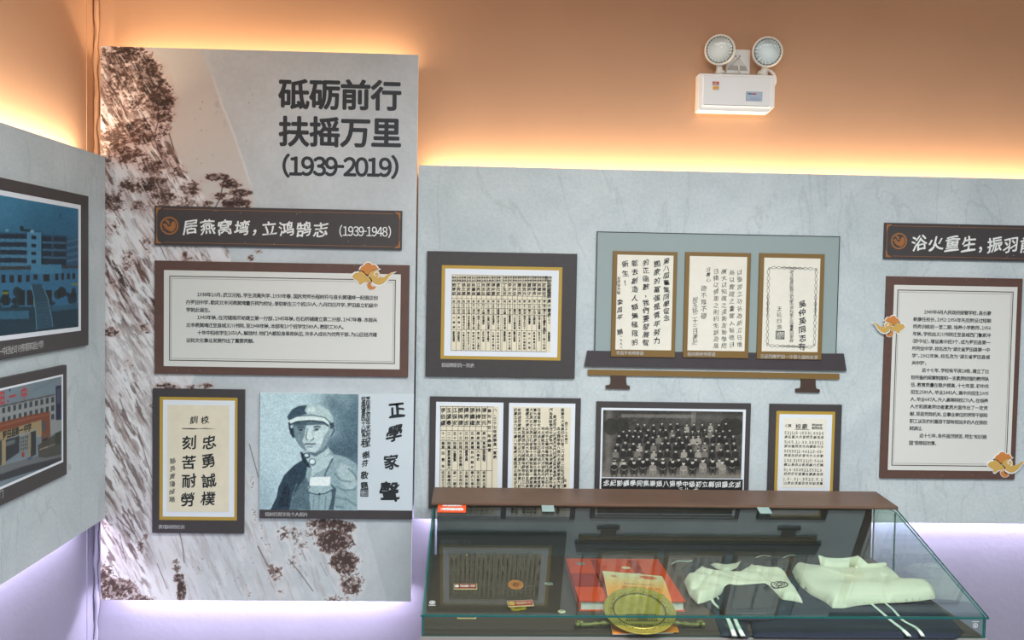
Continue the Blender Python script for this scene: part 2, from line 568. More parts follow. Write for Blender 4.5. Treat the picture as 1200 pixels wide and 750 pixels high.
XW = -1.435
ROOM_R, ROOM_F, CEIL = 5.0, -6.2, 3.0
mb = MB()
mb.box(XW, 0, 0, ROOM_R, 0.12, 1.30, 1); mb.box(XW, 0, 1.30, ROOM_R, 0.12, CEIL, 0)
wall_back = struct('wall_back', mb, [M_TAN, M_WHITEWALL])
mb = MB()
mb.box(XW - 0.12, ROOM_F, 0, XW, 0.12, 1.30, 1); mb.box(XW - 0.12, ROOM_F, 1.30, XW, 0.12, CEIL, 0)
wall_left = struct('wall_left', mb, [M_TAN, M_WHITEWALL])
struct('wall_right', MB().box(ROOM_R, ROOM_F, 0, ROOM_R + 0.12, 0.12, CEIL), M_WHITEWALL)
struct('floor', MB().box(XW - 0.12, ROOM_F, -0.1, ROOM_R + 0.12, 0.12, 0.0), mat('grey_floor_tile', (120, 118, 115), 0.35, noise=0.08, nscale=8))
struct('ceiling', MB().box(XW - 0.12, ROOM_F, CEIL, ROOM_R + 0.12, 0.12, CEIL + 0.1), mat('ceiling_paint', (205, 205, 205), 0.8))
struct('baseboard_back', MB().box(XW, -0.012, 0, ROOM_R, 0, 0.1), mat('baseboard_white', (200, 200, 200), 0.5))
struct('baseboard_left', MB().box(XW, ROOM_F, 0, XW + 0.012, -0.012, 0.1), MATS['baseboard_white'])
# wavy bead of sealant down the corner of the two walls
pts = []; rr = []
for i in range(150):
    z = 0.02 + i * (CEIL - 0.04) / 149
    pts.append((XW + 0.010 + 0.0025 * math.sin(z * 23) + 0.0015 * math.sin(z * 61), -0.010 + 0.002 * math.sin(z * 31), z)); rr.append(0.0075 + 0.0025 * math.sin(z * 37 + 1) + 0.001 * math.sin(z * 90))
# two materials: tan paint above, white paint below the change of colour
mbt = MB(); k = [i for i, p in enumerate(pts) if p[2] < 1.3][-1]
mbt.tube(pts[:k + 1], rr[:k + 1], 8, 1); mbt.tube(pts[k:], rr[k:], 8, 0)
o = mbt.build('trim_1', [M_TAN, M_WHITEWALL], None, smooth=True, kind='structure')
# thin raised paint seam beside the corner on the left wall
o = MB().box(XW, -0.075, 1.30, XW + 0.0025, -0.071, CEIL).build('trim_2', M_TAN, None, kind='structure')
o = MB().box(XW, -0.075, 0.1, XW + 0.0025, -0.071, 1.30).build('trim_3', M_WHITEWALL, None, kind='structure')

# ================================================================== DISPLAY BOARDS
TH = 0.010


def standoffs(parent, xs, ys, depth):
    for x in xs:
        for y in ys:
            MB().lathe([(0.012, -depth), (0.012, 0.0)], 10, c=(x, y, 0)).build('standoff', MATS['board_edge'], parent)


# long board
LBY, LTOP, LBOT = -0.08, 2.02, 0.70
lb = thing('display_board', 'long pale grey-blue board carrying framed documents along the back wall', 'display board', (2.36, LBY, LBOT), ROT_BACK)
mb = MB(); mb.box(-2.58, 0, 0, 2.58, LTOP - LBOT, TH); mb.build('board_face', M_BOARD, lb)
MB().box(-2.56, 0.05, -0.014, 2.56, 0.07, 0).box(-2.56, LTOP - LBOT - 0.07, -0.014, 2.56, LTOP - LBOT - 0.05, 0).build('mounting_rail', M_EDGE, lb)
standoffs(lb, (-2.4, -1.2, 0, 1.2, 2.4), (0.25, 1.1), 0.08)
# left board on the left wall
LX = -1.35
lf = thing('display_board', 'grey board on the left wall carrying two dark-framed photographs', 'display board', (LX, -1.62, LBOT), ROT_LEFT)
MB().box(-1.5, 0, 0 - TH, 1.5, LTOP - LBOT, 0).build('board_face', M_BOARD, lf)
MB().box(-1.48, 0.05, -0.024, 1.48, 0.07, -TH).box(-1.48, LTOP - LBOT - 0.07, -0.024, 1.48, LTOP - LBOT - 0.05, -TH).build('mounting_rail', M_EDGE, lf)
standoffs(lf, (-1.3, 0, 1.2), (0.25, 1.1), 0.085)

# title board with the mural of a pine-clad cliff
TB = Panel('display_board', 'tall title board with a misty pine cliff print and large dark title characters', 'display board',
           (118, 59, 486, 704), True, -0.10, 0.012)
TF = TB.front - .0006
MB().box(-TB.W / 2, 0, 0, TB.W / 2, TB.H, 0.0115).build('board_face', M_EDGE, TB.o)
standoffs(TB.o, (-0.45, 0.45), (0.3, 1.1, 1.8), 0.10)
C = Canvas((-TB.W / 2, 0, TB.W / 2, TB.H), 520, (196, 204, 208), TB.q)
h, w = C.h, C.w
U = C.jj / w; V = C.ii / h
# photo-pixel coordinates of each vertex (title board is nearly square-on)
PXX = 118 + U * 368 + 4 * U * (0.5 - V); PYY = 52 + 14 * U * (1 - V) + V * 652 - 2 * U * V
big = fbm(h, w, 10, 6, 6); fine = fbm(h, w, 180, 100, 3)
C.img *= (0.94 + 0.12 * big)[..., None]
C.img *= (0.97 + 0.06 * fine)[..., None]


def rotnoise(ang, fy, fx, o=5):
    """streaky noise stretched along a direction given in degrees from vertical; fy, fx = cells per board height"""
    a = math.radians(ang)
    X = (U - 0.5) * 0.565; Y = V - 0.5
    Xr = X * math.cos(a) - Y * math.sin(a); Yr = X * math.sin(a) + Y * math.cos(a)   # ang > 0 leans like \\
    n = fbm(1700, 1700, fy * 1.25, fx * 1.25, o)
    return sample(n, np.clip(Yr * 0.8 + 0.5, 0, 1), np.clip(Xr * 0.8 + 0.5, 0, 1))


lowf = fbm(h, w, 26, 15, 4) - 0.5
# sky beyond the ridge, warm grey, ending at the diagonal brush edge
edge = PXX - (233 + (PYY - 55) * 0.36) + 4 * lowf
sky = sstep(2, -2, edge) * sstep(250, 225, PYY)
C.blend(sky * 0.75, (205, 200, 193))
C.blend(np.exp(-((edge - 2) / 1.3) ** 2) * sstep(60, 110, PYY) * sstep(225, 200, PYY) * 0.7, (226, 224, 220))
C.blend(sstep(0, -3, edge) * sstep(-11, -5, edge) * sstep(0.5, 0.6, fbm(h, w, 60, 40)) * sstep(90, 110, PYY) * sstep(160, 130, PYY) * 0.5, (170, 172, 172))
# ridge line of the cliff: x limit as function of y
ry = np.array([52, 60, 75, 95, 110, 128, 133, 145, 160, 180, 200, 225, 250, 300, 360, 420, 470, 560, 640, 705])
rx = np.array([172, 178, 182, 190, 196, 203, 202, 192, 196, 206, 216, 232, 246, 270, 262, 232, 214, 300, 330, 350])
ridge = np.interp(PYY, ry, rx)
inm = sstep(3, -3, PXX - ridge + 16 * lowf)
wob = 5 * (fbm(h, w, 12, 8, 3) - .5)
rA = rotnoise(28, 22, 130, 4); rB = rotnoise(33, 45, 260, 3); rC = rotnoise(24, 6, 36, 5); rD = rotnoise(38, 30, 170, 4)
inm = inm * (1 - .75 * sstep(470, 600, PYY) * sstep(190, 260, PXX))
C.blend(inm * 0.9, (233, 231, 233))
C.blend(inm * sstep(0.48, 0.66, rC) * 0.45, (186, 180, 182))
up = sstep(430, 300, PYY)
patch = sstep(.44, .60, fbm(h, w, 14, 8, 4))
den = inm * np.clip(.12 + .88 * up, 0, 1)
C.blend(den * sstep(0.50, 0.60, rA) * (.25 + .6 * patch), (150, 126, 120))
C.blend(den * sstep(0.53, 0.60, rB) * sstep(.42, .55, rA) * (.3 + .6 * patch), (98, 74, 67))
C.blend(den * sstep(0.58, 0.64, rD) * patch, (70, 52, 47))
C.blend(den * sstep(0.57, 0.64, rotnoise(30, 40, 210, 3)) * .7, (238, 231, 231))
# pine foliage: short horizontal tufts whose density follows the clumps
tuft = fbm(h, w, 120, 34, 4, 0.8); tuft2 = fbm(h, w, 260, 110, 2, 0.8)


def clump(cx, cy_, rx_, ry_, dens=1.0):
    return dens * np.exp(-(((PXX - cx) / rx_) ** 2 + ((PYY - cy_) / ry_) ** 2) ** 1.6)


D = np.zeros((h, w))
for a in [(146, 62, 34, 16, 1.0), (168, 80, 26, 18, 1.1), (178, 98, 24, 18, 1.1), (186, 116, 22, 17, 1.2), (190, 132, 17, 10, 1.0), (150, 92, 34, 24, .9), (134, 72, 20, 22, .9),
          (158, 118, 30, 18, .8), (130, 112, 16, 24, .78), (154, 146, 34, 14, .95), (134, 160, 22, 18, .9), (168, 158, 26, 12, .9), (190, 150, 12, 12, .8),
          (126, 182, 12, 18, .8), (150, 178, 24, 14, .95), (176, 190, 24, 12, .9), (196, 178, 12, 14, .75), (206, 196, 14, 10, .75),
          (176, 212, 26, 13, 1.0), (150, 214, 16, 12, .8), (192, 228, 20, 10, .9), (132, 232, 18, 16, .85), (165, 238, 20, 10, .7), (128, 262, 12, 14, .6),
          (252, 204, 17, 5.5, 1.2), (268, 212, 16, 7, 1.1), (280, 222, 15, 6, 1.1), (274, 234, 20, 8, 1.25), (256, 226, 14, 6, .9), (286, 240, 8, 6, 1.0), (222, 218, 16, 12, .8), (214, 234, 16, 9, .8), (236, 208, 10, 6, .6), (240, 236, 12, 8, .7),
          (150, 300, 10, 16, .7), (132, 330, 10, 14, .6), (216, 298, 8, 10, .75), (292, 298, 6, 5, .7), (300, 290, 6, 4, .7), (130, 290, 10, 8, .5), (172, 280, 8, 20, .6),
          (170, 380, 12, 8, .6), (132, 384, 16, 8, .75), (195, 448, 18, 6, .9), (240, 447, 14, 5, .8), (150, 420, 10, 14, .5), (222, 450, 10, 5, .7)]:
    D = np.maximum(D, clump(*a))
mixn = tuft * 0.6 + tuft2 * 0.4
pink = sstep(.2, .6, D)
C.blend(pink * .35, (196, 172, 168))
C.blend(sstep(0.86, 0.97, D * 0.62 + mixn) * 0.9, (122, 96, 88))
C.blend(sstep(0.96, 1.05, D * 0.62 + mixn) * 0.95, (78, 58, 52))
C.blend(sstep(1.06, 1.18, D * 0.6 + fbm(h, w, 160, 50, 4, .8) * .6 + tuft2 * .4), (52, 39, 36))
hl = sstep(0.56, 0.64, fbm(h, w, 200, 80, 3, 0.8)) * sstep(0.3, 0.7, D)
C.blend(hl * 0.5, (222, 204, 200))
for p in [[(168, 62), (176, 92), (180, 126)], [(184, 100), (186, 140), (182, 156)], [(198, 156), (204, 176)], [(160, 120), (176, 150), (190, 186)],
          [(262, 212), (258, 232), (252, 244)], [(276, 222), (272, 244)], [(126, 96), (140, 116), (150, 140)], [(140, 62), (148, 82)]]:
    C.line(p, 1.3, (66, 48, 44), 0.8)
for i in range(330):
    y0 = rnd.uniform(60, 300); x0 = rnd.uniform(119, np.interp(y0, ry, rx) - 6)
    L = rnd.uniform(3, 14); sl_ = rnd.uniform(.42, .72)
    C.line([(x0, y0), (x0 + L * sl_, y0 + L)], rnd.uniform(0.4, 1.1), rnd.choice([(92, 68, 62), (60, 45, 42), (232, 224, 224), (238, 233, 233)]), rnd.uniform(0.4, 0.85))
# lower rock streaks, scuffs and brown scrub near the bottom
low = sstep(540, 620, PYY)
C.blend(low * sstep(0.50, 0.62, rotnoise(22, 10, 60, 5)) * sstep(440, 300, PXX) * 0.6, (226, 228, 231))
C.blend(low * sstep(0.58, 0.68, rotnoise(20, 20, 150, 4)) * sstep(440, 380, PXX) * 0.25, (150, 140, 138))
left = sstep(185, 160, PXX) * sstep(400, 450, PYY)
C.blend(left * sstep(0.56, 0.64, rotnoise(26, 24, 170, 4)) * 0.6, (140, 122, 118))
C.blend(left * sstep(0.60, 0.66, rotnoise(30, 30, 200, 3)) * 0.7, (92, 74, 70))
D2 = np.zeros((h, w))
for a in [(136, 690, 30, 18, 1.1), (122, 672, 16, 18, 1.05), (164, 702, 24, 7, 1.0), (165, 640, 6, 14, .8), (170, 628, 5, 8, .7), (206, 662, 7, 14, .9), (212, 692, 6, 18, 1.7), (209, 676, 8, 6, 1.5), (200, 650, 5, 12, .5),
          (322, 668, 12, 14, .95), (314, 640, 6, 14, .7), (306, 620, 5, 12, .6), (345, 652, 14, 20, .6), (338, 622, 20, 12, .85), (352, 636, 14, 12, .75), (330, 690, 10, 12, .6), (290, 690, 8, 14, .5), (284, 640, 6, 20, .5),
          (392, 630, 26, 18, 1.4), (404, 655, 20, 18, 1.35), (412, 682, 18, 18, 1.05), (398, 700, 22, 8, .85), (366, 618, 18, 10, .85), (384, 610, 28, 7, 1.35), (128, 616, 10, 10, .6), (405, 614, 16, 8, 1.4),
          (120, 545, 8, 10, .8), (122, 510, 5, 14, .7), (168, 560, 5, 16, .6), (295, 560, 5, 18, .6), (176, 470, 6, 8, .7), (134, 480, 10, 10, .5), (297, 600, 5, 12, .7)]:
    D2 = np.maximum(D2, clump(*a))
C.blend(sstep(0.25, 0.6, D2) * 0.3 * low, (236, 234, 232))
leafy = fbm(h, w, 170, 96, 3, 0.85)
C.blend(sstep(0.90, 0.99, D2 * 0.6 + leafy * .9) * 0.85, (112, 88, 82))
C.blend(sstep(0.99, 1.09, D2 * 0.6 + fbm(h, w, 200, 110, 3, .8) * .9) * .95, (72, 56, 52))
C.blend(sstep(0.60, 0.66, fbm(h, w, 220, 130, 2, .8)) * sstep(0.3, .8, D2) * 0.6, (214, 202, 198))
for p, wd in [([(338, 655), (352, 672), (367, 693)], 1.1), ([(302, 640), (315, 665)], 1.3), ([(136, 606), (158, 626)], 1.2), ([(140, 626), (148, 660)], .9),
              ([(205, 600), (214, 640), (216, 660)], 1.1), ([(184, 660), (196, 690)], .9), ([(160, 500), (178, 560)], 1.0), ([(292, 520), (303, 560)], 1.0),
              ([(125, 300), (140, 330)], 1.0)]:
    C.line(p, wd, (84, 66, 62), 0.75)
for i in range(240):
    y0 = rnd.uniform(300, 695); x0 = rnd.uniform(118, 178) if y0 < 620 or rnd.random() < .3 else rnd.uniform(118, 420); L = rnd.uniform(4, 22)
    C.line([(x0, y0), (x0 + L * rnd.uniform(.3, .55), y0 + L)], rnd.uniform(0.4, 1.2), rnd.choice([(230, 232, 235), (238, 238, 240), (184, 178, 180), (130, 110, 106), (92, 74, 70)]), rnd.uniform(0.3, 0.75))
# pale grey hill edge at lower right and small ink spatter
m = sstep(0, 3, PXX - (425 + (PYY - 600) * 0.28)) * sstep(596, 606, PYY)
C.blend(m * 0.35, (168, 180, 184))
for i in range(26):
    C.ell(rnd.choice([rnd.uniform(225, 290), rnd.uniform(230, 300)]), rnd.choice([rnd.uniform(60, 200), rnd.uniform(650, 690)]), rnd.uniform(.4, 1.0), rnd.uniform(.4, .9), (120, 112, 110), .7)
C.build('mural_print', TB.o, 0.0121, label='sepia and grey print of snowy cliffs with dark pines')

# title characters
TZ = 0.0124


def rowtext(P, t, body, xa, ya, xb, yb, sizepx, z, justify=True, **k):
    """row centred on the line (xa,ya)-(xb,yb) in photo pixels"""
    a = P.q(xa, ya); b = P.q(xb, yb); s = sizepx * (P.q(xa + 10, ya)[0] - P.q(xa, ya)[0]) / 10
    t.line(body, a[0], b[0], a[1], s, z, justify=justify, y1=b[1], **k)


t = Text(bold=0.03, res=4, split=True)
rowtext(TB, t, '砥砺前行', 326, 109.5, 471, 112, 37, TZ)
rowtext(TB, t, '扶摇万里', 326, 153.5, 471, 155.5, 37, TZ)
t.build('title_character', M_TITLE, TB.o)
t = Text(bold=0.03, res=4, split=True)
rowtext(TB, t, '(1939-2019)', 330, 194.5, 468, 196.5, 28.5, TZ)
t.build('year_character', M_TITLE, TB.o)


# ------------------------------------------------------------------ helpers for the panels
def scrollcloud(P, px, py, s, flip, z, rot=0.0):
    """stylised auspicious cloud of curls: a white-edged cut-out with an orange and a gold lobe and a tail"""
    c = P.q(px, py); k = s * (P.q(px + 10, py)[0] - c[0]) / 10
    f = -1 if flip else 1

    def tr(pts): return [(c[0] + f * x * k, c[1] + y * k) for x, y in pts]

    left = [(-.60, 0.0), (-.56, .08), (-.49, .13), (-.42, .13), (-.36, .18), (-.28, .17), (-.2, .12), (-.12, .02), (-.02, -.04), (.02, -.12), (-.06, -.2), (-.16, -.17), (-.24, -.21), (-.3, -.27), (-.37, -.25), (-.38, -.16), (-.46, -.12), (-.54, -.07)]
    top = [(-.34, .2), (-.33, .29), (-.28, .35), (-.21, .38), (-.16, .45), (-.08, .48), (.0, .46), (.06, .40), (.14, .41), (.2, .37), (.24, .30), (.30, .28), (.24, .24), (.1, .24), (0, .18), (-.08, .07), (-.16, .10), (-.24, .2)]
    right = [(-.06, .06), (-.02, .15), (.06, .21), (.16, .22), (.26, .19), (.32, .11), (.30, .03), (.38, -.01), (.46, .0), (.54, .06), (.64, .13), (.82, .17), (.70, .09), (.62, .0), (.54, -.12), (.44, -.21), (.32, -.26), (.2, -.25), (.10, -.19), (.06, -.1), (.0, -.02)]
    low = [(-.12, -.26), (-.02, -.2), (.04, -.16), (.02, -.26), (.08, -.33), (.16, -.31), (.2, -.36), (.12, -.42), (.02, -.43), (-.07, -.38)]
    o = None
    mbw = MB()
    for pl, e in ((top, .05), (left, .05), (right, .045), (low, .035)):
        cx = sum(p[0] for p in pl) / len(pl); cy_ = sum(p[1] for p in pl) / len(pl)
        big_ = [(cx + (x - cx) * (1 + e / .3), cy_ + (y - cy_) * (1 + e / .22)) for x, y in pl]
        mbw.prism(tr(big_), z, z + 0.0012)
    base = mbw.build('cloud_ornament', M_WHITEINK, P.o, label='white-edged orange and gold curling cloud')
    mb_ = MB(); mb_.prism(tr(left), z + .0012, z + .0022); mb_.prism(tr(right), z + .0012, z + .0022); mb_.build('gold_lobe', M_TANGOLD, base)
    mb_ = MB(); mb_.prism(tr(top), z + .0012, z + .0026); mb_.prism(tr(low), z + .0012, z + .0022); mb_.build('orange_lobe', M_ORANGE, base)
    sp = []
    for i in range(15):
        a = math.radians(-60 + i * 26); r = .12 - i * .0065
        sp.append((c[0] + f * (0.19 + r * math.cos(a)) * k, c[1] + (0.08 + r * math.sin(a)) * k, z + .0024))
    MB().tube(sp, 0.018 * k, 5).build('curl_line', M_WHITEINK, base)


def banner(name, label, px, emblem, body, fx, plane, paren=None, lblanks=None):
    P = Panel(name, label, 'sign', px, True, plane, 0.012)
    P.slab('panel', M_CHAR, (-P.W / 2, 0, P.W / 2, P.H), 0, 0.012, 0.001)
    z = 0.0120; W2, H = P.W / 2, P.H
    mb_ = MB(); a = 0.012; d = 0.02
    for y in (0.010, H - 0.012): mb_.box(-W2 + a + d, y, z, W2 - a - d, y + .0016, z + .0004)
    for x in (-W2 + a - .004, W2 - a + .002): mb_.box(x, d + .012, z, x + .0016, H - d - .012, z + .0004)
    mb_.build('border_line', M_LINEGOLD, P.o)
    for sx in (-1, 1):
        for sy_ in (0, 1):
            mb_ = MB()
            X = sx * (W2 - .006); Y = .006 if sy_ == 0 else H - .006; dy = 1 if sy_ == 0 else -1
            mb_.prism([(X, Y), (X - sx * .022, Y), (X - sx * .016, Y + dy * .005), (X - sx * .007, Y + dy * .009), (X - sx * .004, Y + dy * .024), (X, Y + dy * .028)], z, z + .0006)
            mb_.build('corner_ornament', M_LINEGOLD, P.o)
    # emblem: ring with a swooping bird form
    ex, ey = P.q(*emblem); R = H * 0.23
    mb_ = MB()
    n = 28
    for r0, r1 in ((R * .82, R),):
        for i in range(n):
            a0, a1 = 2 * PI * i / n, 2 * PI * (i + 1) / n
            mb_.prism([(ex + r0 * math.cos(a0), ey + r0 * math.sin(a0)), (ex + r1 * math.cos(a0), ey + r1 * math.sin(a0)),
                       (ex + r1 * math.cos(a1), ey + r1 * math.sin(a1)), (ex + r0 * math.cos(a1), ey + r0 * math.sin(a1))], z, z + .0005)
    for pl in ([(-.74, .05), (-.62, .22), (-.42, .26), (-.28, .12), (-.2, -.06), (-.02, -.12), (.14, .02), (.2, .24), (.36, .5), (.58, .46), (.7, .2), (.72, -.06), (.62, -.34), (.44, -.56), (.2, -.7), (.12, -.56), (-.06, -.62), (-.14, -.42), (-.34, -.5), (-.36, -.28), (-.58, -.3), (-.5, -.1)],
               [(-.5, .5), (-.3, .42), (-.16, .22), (-.06, .06), (.04, .2), (.0, .42), (-.16, .62), (-.34, .68)]):
        mb_.prism([(ex + x * R, ey + y * R) for x, y in pl], z, z + .0005)
    mb_.build('round_emblem', M_LINEGOLD, P.o)
    t_ = Text(bold=0.02, res=3, split=True)
    k_ = dict(brush=.035)
    rowtext(P, t_, body, *fx, z + .0008, **k_)
    if paren:
        t2 = Text(bold=0.012, res=3); rowtext(P, t2, paren[0], *paren[1], z + .0008, sx=.82)
        t2.build('year_lettering', M_WHITEINK, P.o)
    t_.build('white_character', M_WHITEINK, P.o)
    # flecks where the print has worn off
    mb_ = MB()
    for i in range(9):
        x, y = rnd.uniform(-W2 * .95, W2 * .9), rnd.choice([rnd.uniform(0.003, H * .2), rnd.uniform(H * .8, H * .97)])
        mb_.prism([(x + rnd.uniform(.0007, .0018) * math.cos(q_), y + rnd.uniform(.0007, .0018) * math.sin(q_)) for q_ in (0, 1.2, 2.5, 3.6, 5)], z, z + .0003)
    mb_.build('worn_fleck', M_CAPTION, P.o, kind='stuff')
    return P


banner('title_plaque', 'charcoal title plaque ending in bracketed years 1939-1948 on the tall title board', (181, 244, 471, 290), (198.5, 264.5),
       '居燕窝塆，立鸿鹄志', (214, 265.5, 385, 269, 18.5), TF, ('（1939-1948）', (388, 270.5, 468, 272, 15)))
banner('title_plaque', 'charcoal title plaque cut off by the right edge of the photo', (1036.5, 264, 1330, 306), (1053.5, 282.5),
       '浴火重生，振羽前行', (1068, 284.5, 1232, 288, 18.5), LBY - TH, ('（1949-1966）', (1238, 289, 1322, 291, 13.5)))


def textpanel(label, px, white, dl, il, rows, size, plane, clouds):
    P = Panel('text_panel', label, 'sign', px, True, plane, 0.012)
    P.slab('brown_border', M_BROWN, (-P.W / 2, 0, P.W / 2, P.H), 0, 0.012, 0.001)
    r = P.rect(*white); P.slab('white_card', M_PANELW, r, .012, .0126)
    r = P.rect(*dl); MB().ringrect(*r, .0030, .0126, .0131).build('inner_line', M_DARKLINE, P.o)
    r = P.rect(*il); MB().ringrect(*r, .0010, .0126, .0131).build('inner_line', M_INKGREY, P.o)
    t_ = Text(bold=0.019, res=1)
    for body, xa, ya, xb, yb, j in rows:
        rowtext(P, t_, body, xa, ya, xb, yb, size, .0131, justify=j)
    t_.build('body_lettering', M_INK, P.o)
    for c in clouds: scrollcloud(P, *c[:4], .0132)
    mb_ = MB()
    for i in range(6):
        x, y = rnd.uniform(-P.W * .48, P.W * .45), rnd.choice([.008, .012, P.H - .01, P.H - .006])
        mb_.box(x, y, .012, x + .0015, y + .002, .0123)
    mb_.build('worn_fleck', M_CAPTION, P.o, kind='stuff')
    return P


rows = []
src = ['1938年10月，武汉沦陷，学生流离失学，1939年春，国民党师长程树芬与县长黄瑾焯一起倡议创',
       '办罗田中学，勘定北丰河燕窝塆董氏祠为校址，录取新生三个班150人，九月四日开学，罗田县立初级中',
       '学就此诞生。',
       '1943年秋，在河铺观凤坳建立第一分部，1945年秋，在石桥铺建立第二分部，1947年春，本部从',
       '北丰燕窝塆迁至县城义川书院，至1948年秋，本部有10个班学生589人，教职工30人。',
       '十年中招收学生1650人，解放时，他们大都投身革命队伍，许多人成长为优秀干部，为山区经济建',
       '设和文化事业发展作出了重要贡献。']
ends = [443, 443, 247.5, 442.5, 404, 442, 299]
for i, (b, e) in enumerate(zip(src, ends)):
    xa = 231 if i in (0, 3, 5) else 218
    ya = 345 + i * 8.95
    rows.append((b, xa, ya, e, ya + 4.2 * (e - xa) / 212 * (1 - i * .08), True))
textpanel('wide brown-bordered text panel with a gold cloud at its top right corner', (181, 308, 479, 440), (192, 319, 469, 431), (198.4, 325.5, 463.3, 424.5), (200.8, 328.4, 460.8, 421.8),
          rows, 5.7, TF, [(434, 324.5, 35, False)])
src = [('1949年4月人民政府接管学校，县长廖', 1082.5, 1161.5), ('新康任校长，1951-1956年先后附设过短期', 1070, 1161.5), ('师资训练班一至二期，培养小学教师，1956', 1069.5, 1161.3),
       ('年秋，学校由义川书院迁至县城西门鲁家冲', 1069.3, 1161), ('(即今址)，增设高中班3个，成为罗田县第一', 1069, 1160.6), ('所完全中学，校名改为“湖北省罗田县第一中', 1068.5, 1160.2),
       ('学”。1961年秋，校名改为“湖北省罗田县城', 1068.3, 1160), ('关中学”。', 1068, 1086.5), ('这十七年，学校有平房18栋，建立了比', 1080, 1159.2),
       ('较完备的规章制度和一支素质较强的教师队', 1067.3, 1159), ('伍，教育质量在稳步提高，十七年里，初中共', 1067, 1158.8), ('招生2589人，毕业1443人；高中共招生1005', 1067, 1158.5),
       ('人，毕业647人，升入高等院校270人，在培养', 1066.5, 1158), ('人才和提高劳动者素质方面作出了一定贡', 1066.3, 1157.6), ('献，现县党政机关、企事业单位的领导干部和', 1066, 1157.4),
       ('职工以及农村基层干部有相当多的人在我校', 1065.6, 1157), ('就读过。', 1065.3, 1081.5), ('这十七年，条件虽然艰苦，师生“知识报', 1077, 1156.4), ('国”思想却浓厚。', 1064.8, 1098)]
rows = []
for i, (b, xa, xb) in enumerate(src):
    ya = 365.5 + i * 8.52
    rows.append((b, xa, ya, xb, ya + 2.0 * (xb - xa) / 92, True))
textpanel('tall brown-bordered text panel with clouds on its left edge and lower corner', (1035.5, 325, 1194, 561), (1044, 335, 1188, 551.5), (1048, 340.5, 1183.5, 546.3), (1050, 343.2, 1181.2, 543.6),
          rows, 5.3, LBY - TH, [(1044, 383, 27, True), (1176, 545, 32, False)])


# ------------------------------------------------------------------ framed sheets
def framed(label, px, frame_m, layers, caption=None, cat='framed document', plane=LBY - TH, name='framed_document', back=True, group='framed sheets on the display boards', thick=.014):
    """frame > stepped layers (name, px-rect, material); returns panel and top z"""
    P = Panel(name, label, cat, px, back, plane, thick, group)
    P.slab('frame', frame_m, (-P.W / 2, 0, P.W / 2, P.H), 0, thick, .0012)
    z = thick
    for nm, r, m in layers:
        P.slab(nm, m, P.rect(*r), z, z + .0008); z += .0008
    if caption:
        t_ = Text(bold=.006, res=1); rowtext(P, t_, *caption, thick + .0004, justify=True)
        t_.build('caption_lettering', M_CAPTION, P.o)
    P.z = z
    return P


# school motto
P = framed('dark-framed motto of eight large brush characters on cream paper', (178.4, 456, 286, 625), M_CHAR,
           [('gilt_edge', (187, 465.5, 278, 609.5), M_GOLD), ('white_mat', (191, 469, 275, 605.5), M_MATT), ('cream_sheet', (196.3, 474.6, 268.6, 599.6), M_CREAM)],
           ('黄瑾焯题校训', 185.5, 617.3, 216.5, 617.6, 5.4), plane=TF)
t = Text(bold=.022, res=3, split=True); pk = (P.q(210, 500)[0] - P.q(200, 500)[0]) / 10


def putc(P, t, ch, px, py, spx, **k):
    a = P.q(px, py); t.put(ch, a[0], a[1], spx * (P.q(px + 10, py)[0] - a[0]) / 10, P.z + .0004, **k)


for ch, x, y in (('忠', 245.5, 518), ('勇', 244.5, 539.5), ('誠', 245, 563), ('樸', 244, 584), ('刻', 222, 518.5), ('苦', 221.5, 541.5), ('耐', 221.8, 563), ('勞', 220.5, 585)):
    putc(P, t, ch, x, y, 17.2, brush=.04)
for ch, x, y in (('校', 240.5, 492), ('訓', 227.5, 492)): putc(P, t, ch, x, y, 9.5, brush=.04)
t.build('brush_character', M_INK, P.o)
t = Text(bold=.02, res=1)
for i, ch in enumerate('縣長黃瑾焯題'): putc(P, t, ch, 202.5 - i * .15, 540 + i * 9, 7, brush=.06)
t.build('signature_lettering', M_INKGREY, P.o)
a, b = P.q(213.5, 501.8), P.q(254, 502.2)
MB().prism([(a[0], a[1] + .001), (a[0], a[1] - .002), (a[0] + .04, a[1] - .0035), ((a[0] + b[0]) / 2, a[1] - .001), (b[0], a[1] - .0012), (b[0] - .04, a[1] + .002), ((a[0] + b[0]) / 2, a[1] + .0005)], P.z, P.z + .0004).build('ink_rule', M_INK, P.o)

# portrait plaque
P = Panel('portrait_plaque', 'old print of a soldier in a peaked cap beside four large brush characters', 'portrait', (304.5, 461.2, 484, 608), True, TF, .014)
P.slab('panel', mat('pale_blue_card', (208, 220, 226), .55), (-P.W / 2, 0, P.W / 2, P.H), 0, .014, .001)
P.slab('caption_bar', M_CHAR, (-P.W / 2, 0, P.W / 2, P.rect(304, 597.6, 484, 608)[3]), .014, .0145)
t = Text(bold=.006, res=1); rowtext(P, t, '程树芬题字及个人照片', 310.5, 602.6, 361, 603, 5.4, .0148); t.build('caption_lettering', M_CAPTION, P.o)
r = P.rect(304.5, 461.2, 419.3, 597.6)
C = Canvas(r, 300, (150, 172, 180), P.q); h, w = C.h, C.w


def z2(pts): return [(300 + x / 5.0, 455 + y / 5.0) for x, y in pts]


